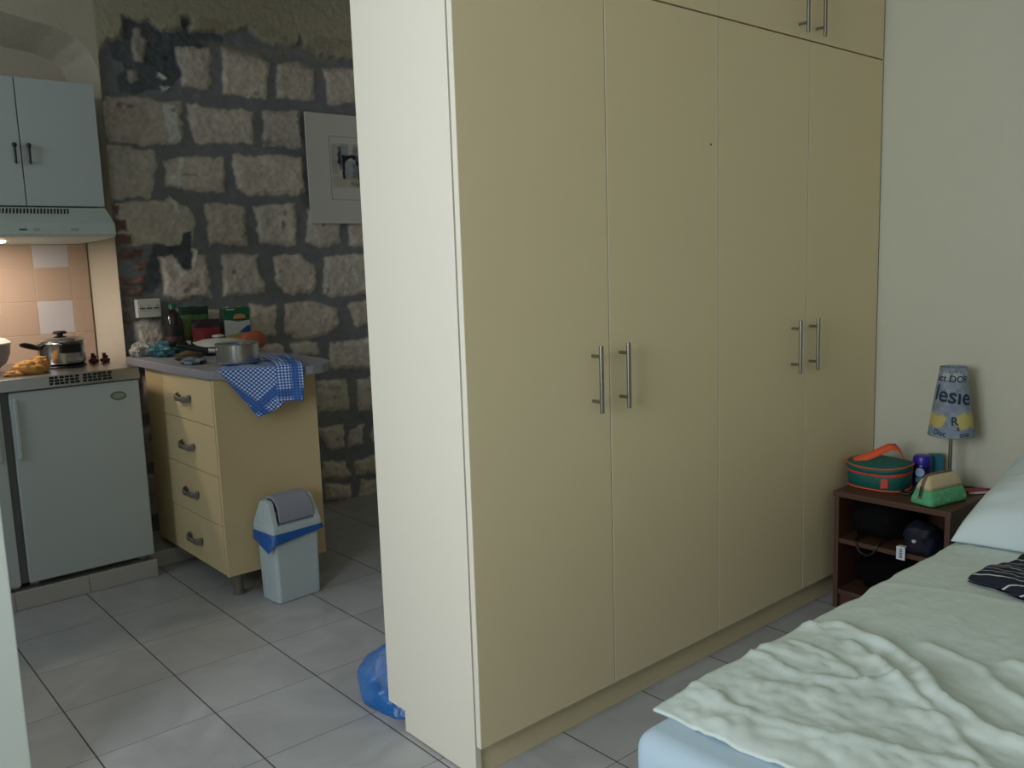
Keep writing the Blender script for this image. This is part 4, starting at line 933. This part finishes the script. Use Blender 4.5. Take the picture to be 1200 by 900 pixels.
def shirt():
    nu, nv = 46, 40; u = np.linspace(0, 1, nu)[:, None] + np.zeros((1, nv)); v = np.linspace(0, 1, nv)[None, :] + np.zeros((nu, 1))
    A = np.array
    c00, c10, c11, c01 = A((2.235, .842)), A((2.165, .60)), A((2.42, .56)), A((2.455, .80))
    XY = (c00 * (1 - u[..., None]) + c10 * u[..., None]) * (1 - v[..., None]) + (c01 * (1 - u[..., None]) + c11 * u[..., None]) * v[..., None]
    XY[..., 0] += .012 * fbm(u * 4, v * 4, 3); XY[..., 1] += .012 * fbm(u * 4 + 8, v * 4, 3)
    edge = np.minimum(np.minimum(u, 1 - u) * 14, np.minimum(v, 1 - v) * 14); edge = np.clip(edge, 0, 1) ** .5
    Z = .462 + .024 * edge + .010 * fbm(u * 4, v * 4, 3) * edge + .006
    mb = MB(); UV = np.stack([v * .25, (v - .37 * u) * .19 + .02 * np.sin(v * 3) + .01 * fbm(u * 3, v * 3, 2)], -1)
    mb.grid(np.dstack([XY, Z]), UV, flip=True); B = np.dstack([XY, np.full_like(Z, .4612)]); mb.grid(B, UV)
    bmesh.ops.remove_doubles(mb.bm, verts=mb.bm.verts, dist=.0001)
    o = obj('striped_shirt', mb, stripe_mat(), loc=(2.32, .70, .455), angle=180); tag(o, 'folded black garment with thin white stripes lying on the bed', 'garment')
shirt()

# ------------------------------------------------------------------ bedside table
ns = thing('bedside_table', 'red-brown open bedside table between wardrobe and pillow', 'bedside table', (3.05, 1.355, 0))
NX0, NX1, NY0, NY1, NZ = 2.868, 3.235, 1.150, 1.560, .44
mb = MB(); mb.box(NX0 - .004, NX1, NY0 - .004, NY1, NZ - .020, NZ, .002); obj('top', mb, M_wood, ns)
for y0, y1 in ((NY0, NY0 + .018), (NY1 - .022, NY1 - .004)):
    mb = MB(); mb.box(NX0, NX1, y0, y1, .0, NZ - .0205, .0015); obj('side_panel', mb, M_wood, ns)
mb = MB(); mb.box(NX1 - .012, NX1 - .002, NY0 + .0185, NY1 - .0225, .05, NZ - .0205); obj('back_panel', mb, M_wood, ns)
for z in (.265, .072):
    mb = MB(); mb.box(NX0 + .003, NX1 - .0125, NY0 + .0185, NY1 - .0225, z - .017, z, .0012); obj('shelf', mb, M_wood, ns)
mb = MB(); mb.box(NX0 + .02, NX0 + .034, NY0 + .0185, NY1 - .0225, 0, .0545); obj('kick_board', mb, M_wood, ns)

NT_ = NZ + .0005
# lunch bag
lb = thing('lunch_bag', 'teal insulated lunch bag with orange strap next to the wardrobe', 'bag', (3.05, 1.475, NT_))
M_teal = pm('teal_nylon', (12, 92, 84), .6, var=.12, scale=30, bump=.25, bscale=60); M_or = pm('orange_webbing', (226, 92, 48), .65, var=.06)
LBc = (3.035, 1.472)
def oval(hx, hy, e=.7, n=56): 
    sg = lambda v: math.copysign(abs(v) ** e, v)
    return [(LBc[0] + hx * sg(math.cos(2 * PI * k / n)), LBc[1] + hy * sg(math.sin(2 * PI * k / n))) for k in range(n)]
def ovloft(mb, secs, cap0=True, cap1=True, wob=0.0):
    G = []
    for hx, hy, z, sag in secs:
        G.append([(x, y, z + sag * (1 - min(1, abs(y - LBc[1]) / hy) ** 2) + wob * float(fbm(x * 20, y * 20, 2))) for x, y in oval(hx, hy)])
    return mb.grid(np.array(G), wrap=True, cap0=cap0, cap1=cap1)
mb = MB(); ovloft(mb, [(.078, .098, NT_ + .001, 0), (.083, .103, NT_ + .006, 0), (.086, .106, NT_ + .035, 0), (.085, .105, NT_ + .062, -.003), (.080, .100, NT_ + .066, -.003)]); obj('body', mb, M_teal, lb, angle=180)
mb = MB(); ovloft(mb, [(.084, .104, NT_ + .065, -.004), (.088, .109, NT_ + .069, -.006), (.090, .111, NT_ + .086, -.010), (.084, .105, NT_ + .094, -.008), (.045, .06, NT_ + .104, .0), (.01, .015, NT_ + .108, .0)], wob=.004); obj('lid', mb, M_teal, lb, angle=180)
mb = MB()
for z, s, hx, hy, r in ((NT_ + .0035, 0, .083, .104, .003), (NT_ + .0905, -.010, .0885, .110, .0026)):
    pts = [(x, y, z + s * (1 - min(1, abs(y - LBc[1]) / hy) ** 2)) for x, y in oval(hx, hy)]; mb.tube(pts + pts[:1], r, 8, caps=False)
obj('piping', mb, M_or, lb, angle=180)
mb = MB(); ovloft(mb, [(.0865, .1065, NT_ + .056, -.003), (.0875, .1075, NT_ + .058, -.003), (.0875, .1075, NT_ + .067, -.004), (.0865, .1065, NT_ + .069, -.004)], False, False); obj('zip_band', mb, pm('red_orange_tape', (206, 70, 52), .65), lb, angle=180)
mb = MB(); P = []
for k in range(9):
    t = k / 8; y = 1.43 + .0 - .035 + .03 * t; 
fr_ = [(2.975, 1.540, NT_ + .093), (2.985, 1.515, NT_ + .104), (3.00, 1.485, NT_ + .118), (3.02, 1.455, NT_ + .138), (3.035, 1.435, NT_ + .150), (3.05, 1.418, NT_ + .148), (3.058, 1.405, NT_ + .130), (3.06, 1.398, NT_ + .112)]
for p in fr_: P.append([(p[0] - .004, p[1] - .008, p[2] - .011), (p[0] + .004, p[1] + .008, p[2] + .011)])
mb.grid(np.array(P)); o = obj('strap', mb, M_or, lb, angle=180); solidify(o, .003); o['label'] = 'orange carrying strap'
mb = MB(); mb.prism([(0, 0), (.026, .003), (.027, .030), (.018, .036), (.003, .034)], lambda u, v, d: (2.9525 + .005 * (u / .03) + d, 1.4275 - u, NT_ + .014 + v), -.004, .001, .001); obj('patch', mb, pm('red_patch', (206, 70, 58), .6), lb)['label'] = 'red-orange badge'
# spray can and pack behind it
cn = thing('deodorant_can', 'dark blue spray can with a pale round emblem', 'can', (3.135, 1.362, NT_))
CC = (3.135, 1.362, NT_)
mb = MB(); mb.lathe([(0, 0), (.031, 0), (.0335, .004), (.0335, .075), (.032, .080), (.0315, .082)], CC, 36); obj('can', mb, pm('navy_can', (24, 24, 78), .3, var=.1), cn)
mb = MB(); mb.lathe([(.0325, .081), (.033, .083), (.0325, .104), (.027, .113), (.012, .116), (0, .116)], CC, 36); obj('cap', mb, pm('violet_blue_cap', (44, 34, 150), .3), cn)
def on_can(mb, r, pts, a0, z0, rr):
    b = [(CC[0] + rr * math.cos(a0 + u / r), CC[1] + rr * math.sin(a0 + u / r), CC[2] + z0 + v) for u, v in pts]; return b
a0 = math.atan2(-CC[1], -CC[0]) - .25
G = np.array([[on_can(mb, .0335, [(.0165 * q * math.cos(2 * PI * k / 24), .0165 * q * math.sin(2 * PI * k / 24))], a0, .055, .0339)[0] for k in range(24)] for q in (.02, .35, .7, 1)])
mb = MB(); mb.grid(G, wrap=True, cap0=True); obj('emblem', mb, pm('emblem_pale', (150, 176, 205), .5, var=.3, scale=90), cn)
G = np.array([[on_can(mb, .0335, [(-.015 + .03 * i / 8, -.008 + .018 * j / 3)], a0, .026, .0339)[0] for j in range(4)] for i in range(9)])
mb = MB(); mb.grid(G); obj('emblem', mb, pm('emblem_teal', (64, 118, 118), .5), cn)
mb = MB(); mb.box(-.024, .024, -.012, .012, 0, .112, .004, 2, Matrix.Translation((3.192, 1.340, NT_)) @ Matrix.Rotation(math.radians(-50), 4, 'Z'))
tag(obj('tissue_pack', mb, pm('teal_pack', (48, 116, 130), .35, var=.1), loc=(3.192, 1.340, NT_)), 'small upright teal pack just behind the blue can', 'pack')
mb = MB(); mb.tube([(2.985, 1.352, NT_ + .004), (3.0, 1.365, NT_ + .005), (3.01, 1.34, NT_ + .004), (2.995, 1.325, NT_ + .004), (2.975, 1.335, NT_ + .004), (2.97, 1.36, NT_ + .004), (2.99, 1.368, NT_ + .008), (3.015, 1.372, NT_ + .009)], .003, 8)
tag(obj('earphone_cable', mb, M_black, loc=(2.99, 1.36, NT_)), 'small loop of black cable in front of the blue can', 'cable')

# cosmetic bag
cg = thing('cosmetic_bag', 'cream and green zipped cosmetic bag at the table edge', 'bag', (2.99, 1.215, NT_))
CM = Matrix.Translation((2.972, 1.232, NT_)) @ Matrix.Rotation(math.radians(-14), 4, 'Z') @ Matrix.Scale(1.17, 4, (1, 0, 0))
def wedge(mb, secs, M, cap0=True, cap1=True):
    G = []
    for hx, hy, r, z in secs:
        G.append([(x + .003 * float(fbm(x * 30, z * 30 + y * 9, 2)), y + .004 * float(fbm(z * 30 + 5, x * 25, 2)), z) for x, y in rrect(hx, hy, r, 7)])
    return mb.grid(np.array(G), wrap=True, cap0=cap0, cap1=cap1, M=M)
mb = MB(); wedge(mb, [(.078, .040, .012, .001), (.083, .045, .016, .006), (.082, .044, .016, .02), (.077, .036, .014, .038), (.073, .030, .012, .052)], CM); obj('body', mb, pm('green_print', (92, 176, 124), .8, var=.25, scale=60), cg, angle=180)['label'] = 'green lower half'
mb = MB(); wedge(mb, [(.073, .0305, .012, .052), (.070, .026, .011, .066), (.064, .018, .008, .084), (.056, .010, .006, .096), (.052, .007, .004, .098)], CM); obj('upper', mb, pm('cream_canvas', (206, 190, 150), .85, var=.12, scale=40), cg, angle=180)['label'] = 'cream upper half'
mb = MB(); zp = [(-.0835, 0, .022), (-.078, 0, .042), (-.0735, 0, .06), (-.066, 0, .08), (-.056, 0, .098), (-.03, .001, .101), (0, 0, .1015), (.03, 0, .101), (.05, 0, .099)]
mb.grid(np.array([[tuple(CM @ Vector((p[0] - .0015, p[1] + s * .006, p[2] + .0012))) for s in (-1, 0, 1)] for p in zp])); o = obj('zip', mb, pm('grey_zip', (120, 104, 84), .7), cg, angle=180); solidify(o, .002)
mb = MB(); mb.box(-.0895, -.0845, -.005, .005, .014, .046, .0015, 2, CM @ Matrix.Rotation(math.radians(12), 4, 'Y')); obj('zip_pull', mb, pm('dark_teal_pull', (34, 54, 58), .5), cg)
M_dot = pm('print_dot', (150, 196, 140), .8)
for (x, z) in ((-.05, .025), (-.01, .018), (.03, .034), (.06, .02), (-.03, .04)):
    mb = MB(); mb.lathe([(0, 0), (.006, 0), (.006, .0008), (0, .001)], (0, 0, 0), 10, CM @ Matrix.Translation((x, -.0455 + .22 * max(0, z - .018), z)) @ Matrix.Rotation(PI / 2, 4, 'X'))
    obj('dot', mb, M_dot, cg)

# lamp with printed shade
lm = thing('table_lamp', 'table lamp with blue-grey lettered conical shade on a chrome stem', 'lamp', (3.125, 1.262, NT_))
LX, LY = 3.125, 1.262
mb = MB(); mb.lathe([(0, 0), (.056, 0), (.058, .004), (.054, .009), (.02, .014), (.012, .020), (0, .020)], (LX, LY, NT_), 40); obj('base', mb, pm('bronze_base', (104, 84, 58), .4, .6), lm)
mb = MB(); mb.cyl((LX, LY, NT_ + .018), (LX, LY, .70), .0062, seg=18); obj('stem', mb, M_alu, lm)
def r_at(z): return .0755 + (.0435 - .0755) * (z - .643) / (.886 - .643)
PH0 = math.atan2(-LY, -LX)
nz_, nph = 60, 160; zz = np.linspace(.643, .886, nz_)[:, None] + np.zeros((1, nph)); ph = np.linspace(0, 2 * PI, nph, endpoint=False)[None, :] + np.zeros((nz_, 1))
rr = r_at(zz); G = np.stack([LX + rr * np.cos(ph), LY + rr * np.sin(ph), zz], -1)
mb = MB(); mb.grid(G, wrap=True); sh = obj('lamp_shade', mb, vcol_mat('printed_shade', .85, .2, 200), lm, angle=180)
dphi = np.arctan2(np.sin(ph - PH0), np.cos(ph - PH0)); a = dphi * .06; zl = zz - .643
c = np.ones((nz_, nph, 3)) * np.array(lin((134, 144, 156))) * (1 + .3 * fbm(a * 60 + 7, zl * 60, 3) + .2 * fbm(a * 200, zl * 200, 2))[..., None]
def blot(cx, cz, rx, rz, col, k):
    global c
    m_ = sstep(1.15, .8, np.hypot((a - cx) / rx, (zl - cz) / rz) + .25 * fbm(a * 90 + cx * 50, zl * 90, 3))[..., None] * k; c = c * (1 - m_) + np.array(lin(col)) * m_
for k in range(-3, 4):
    blot(-.045 + k * .125, .062, .028, .030, (196, 178, 96), .9); blot(.036 + k * .125, .060, .026, .028, (198, 182, 104), .9)
for k in range(-4, 5): blot(k * .045, .105 + .02 * math.sin(k * 2.1), .022, .014, (120, 132, 158), .6); blot(k * .05 + .02, .215, .02, .016, (184, 186, 184), .7); blot(k * .04, .02, .02, .012, (122, 138, 168), .6)
paint(sh, np.clip(c.reshape(-1, 3), .01, 1)); solidify(sh, .0012, -1.0)
M_ink = pm('navy_ink', (36, 46, 70), .8)
def shade_text(txt, size, u0, z0, rot=0.0, bold=.0):
    cu = bpy.data.curves.new('t', 'FONT'); cu.body = txt; cu.size = size; cu.align_x = 'CENTER'; cu.offset = bold; cu.resolution_u = 6
    ob_ = bpy.data.objects.new('t', cu); COL.objects.link(ob_); dg = bpy.context.evaluated_depsgraph_get(); me = bpy.data.meshes.new_from_object(ob_.evaluated_get(dg))
    bpy.data.objects.remove(ob_); bpy.data.curves.remove(cu)
    b = bmesh.new(); b.from_mesh(me); bpy.data.meshes.remove(me)
    bmesh.ops.triangulate(b, faces=b.faces)
    for _ in range(4):
        es = [e for e in b.edges if e.calc_length() > .005]
        if not es: break
        bmesh.ops.subdivide_edges(b, edges=es, cuts=1); bmesh.ops.triangulate(b, faces=b.faces)
    cr, sr = math.cos(rot), math.sin(rot)
    for v in b.verts:
        x, y = v.co.x * cr - v.co.y * sr, v.co.x * sr + v.co.y * cr
        z = z0 + y; r = r_at(z) + .0007; p = PH0 + (u0 + x) / r_at(z0); v.co = (LX + r * math.cos(p), LY + r * math.sin(p), z)
    return b
for args in (('Iesıe', .076, -.003, .766, -.12, .0014), ('act DOP', .032, -.004, .838, -.06, .0006), ('e a c m e', .014, 0, .868, 0, 0), ('R', .040, .010, .690, .05, .0008), ('s', .026, .022, .672, .1, .0005), ('Disc', .026, -.040, .652, -.12, .0005), ('ona', .024, .045, .650, .08, .0004), ('edizione', .02, .16, .80, .0, 0), ('Iesıe', .05, .22, .74, -.1, .001), ('act', .03, -.17, .82, -.1, 0)):
    mb = MB(); mb._add(shade_text(*args)); obj('shade_lettering', mb, M_ink, sh, flat=True)
mb = MB(); mb.tube([(3.178, 1.235, NT_ + .006), (3.195, 1.215, NT_ + .008), (3.20, 1.19, NT_ + .006), (3.215, 1.165, NT_ + .005), (3.222, 1.158, NT_ + .004)], .0028, 8); obj('cord', mb, M_black, lm)
mb = MB(); mb.box(-.040, .040, -.022, .022, 0, .012, .002, 2, Matrix.Translation((3.158, 1.186, NT_)) @ Matrix.Rotation(math.radians(-35), 4, 'Z'))
bk = obj('notebook', mb, pm('crimson_cover', (150, 30, 48), .5), loc=(3.158, 1.186, NT_)); tag(bk, 'small crimson notebook beside the lamp base', 'notebook')
mb = MB(); mb.box(-.038, .0405, -.0225, .020, .002, .010, 0, 1, Matrix.Translation((3.158, 1.186, NT_)) @ Matrix.Rotation(math.radians(-35), 4, 'Z')); obj('pages', mb, pm('paper_edge', (206, 200, 190), .8), bk)

# shelf contents
SZ = .2655
mb = MB(); lump(mb, (3.02, 1.43, .338), (.135, .098, .071), 71, .16, 2.0, exps=(.7, .6), flat=SZ); 
tag(obj('dark_bag', mb, pm('black_nylon', (10, 10, 11), .9, var=.2, spec=.15), loc=(2.985, 1.43, SZ)), 'crumpled black bag on the middle shelf of the bedside table', 'bag')
st_ = [(2.905, 1.475, .285), (2.873, 1.475, .272), (2.866, 1.470, .262), (2.864, 1.455, .235), (2.866, 1.43, .225), (2.864, 1.405, .24), (2.866, 1.395, .262), (2.875, 1.392, .272), (2.91, 1.39, .29)]
mb = MB(); mb.tube(st_, .0045, 8); tag(obj('cord_loop', mb, M_black, loc=(2.87, 1.43, .24)), 'black cord loop drooping over the middle shelf edge', 'cord')
mb = MB(); lump(mb, (3.01, 1.36, .145), (.115, .155, .075), 77, .2, 2.2, exps=(.7, .6), flat=.0725)  # black lump added to stand for the shade in the bottom shelf
tag(obj('shade_bundle', mb, pm('shade_black', (10, 9, 11), .95, var=.2, spec=.1), loc=(3.01, 1.36, .0725)), 'black bundle added to darken the bottom shelf of the bedside table', 'bundle')
nb = thing('navy_pouch', 'navy fabric pouch with a white label on the middle shelf', 'pouch', (2.90, 1.265, SZ))
mb = MB(); lump(mb, (2.925, 1.258, .312), (.062, .058, .056), 81, .2, 2, exps=(.7, .7), flat=SZ); obj('body', mb, pm('navy_fabric', (16, 18, 40), .7, var=.2), nb)
mb = MB(); mb.box(2.853, 2.856, 1.288, 1.318, .2445, .291, .0005, M=None); mb.box(2.8535, 2.875, 1.29, 1.316, .287, .290); lab_ = obj('label_tag', mb, pm('white_label', (216, 220, 226), .6), nb); lab_['label'] = 'white cloth label'
mb = MB(); 
for k in range(5): mb.box(2.8518, 2.8532, 1.297, 1.307, .252 + k * .007, .2555 + k * .007)
obj('label_print', mb, pm('label_ink', (60, 72, 110), .7), nb)
mb = MB(); mb.lathe([(0, -.006), (.006, -.004), (.0075, 0), (.006, .004), (0, .006)], (2.860, 1.262, .318), 16); obj('button', mb, pm('white_button', (206, 208, 206), .5), nb)
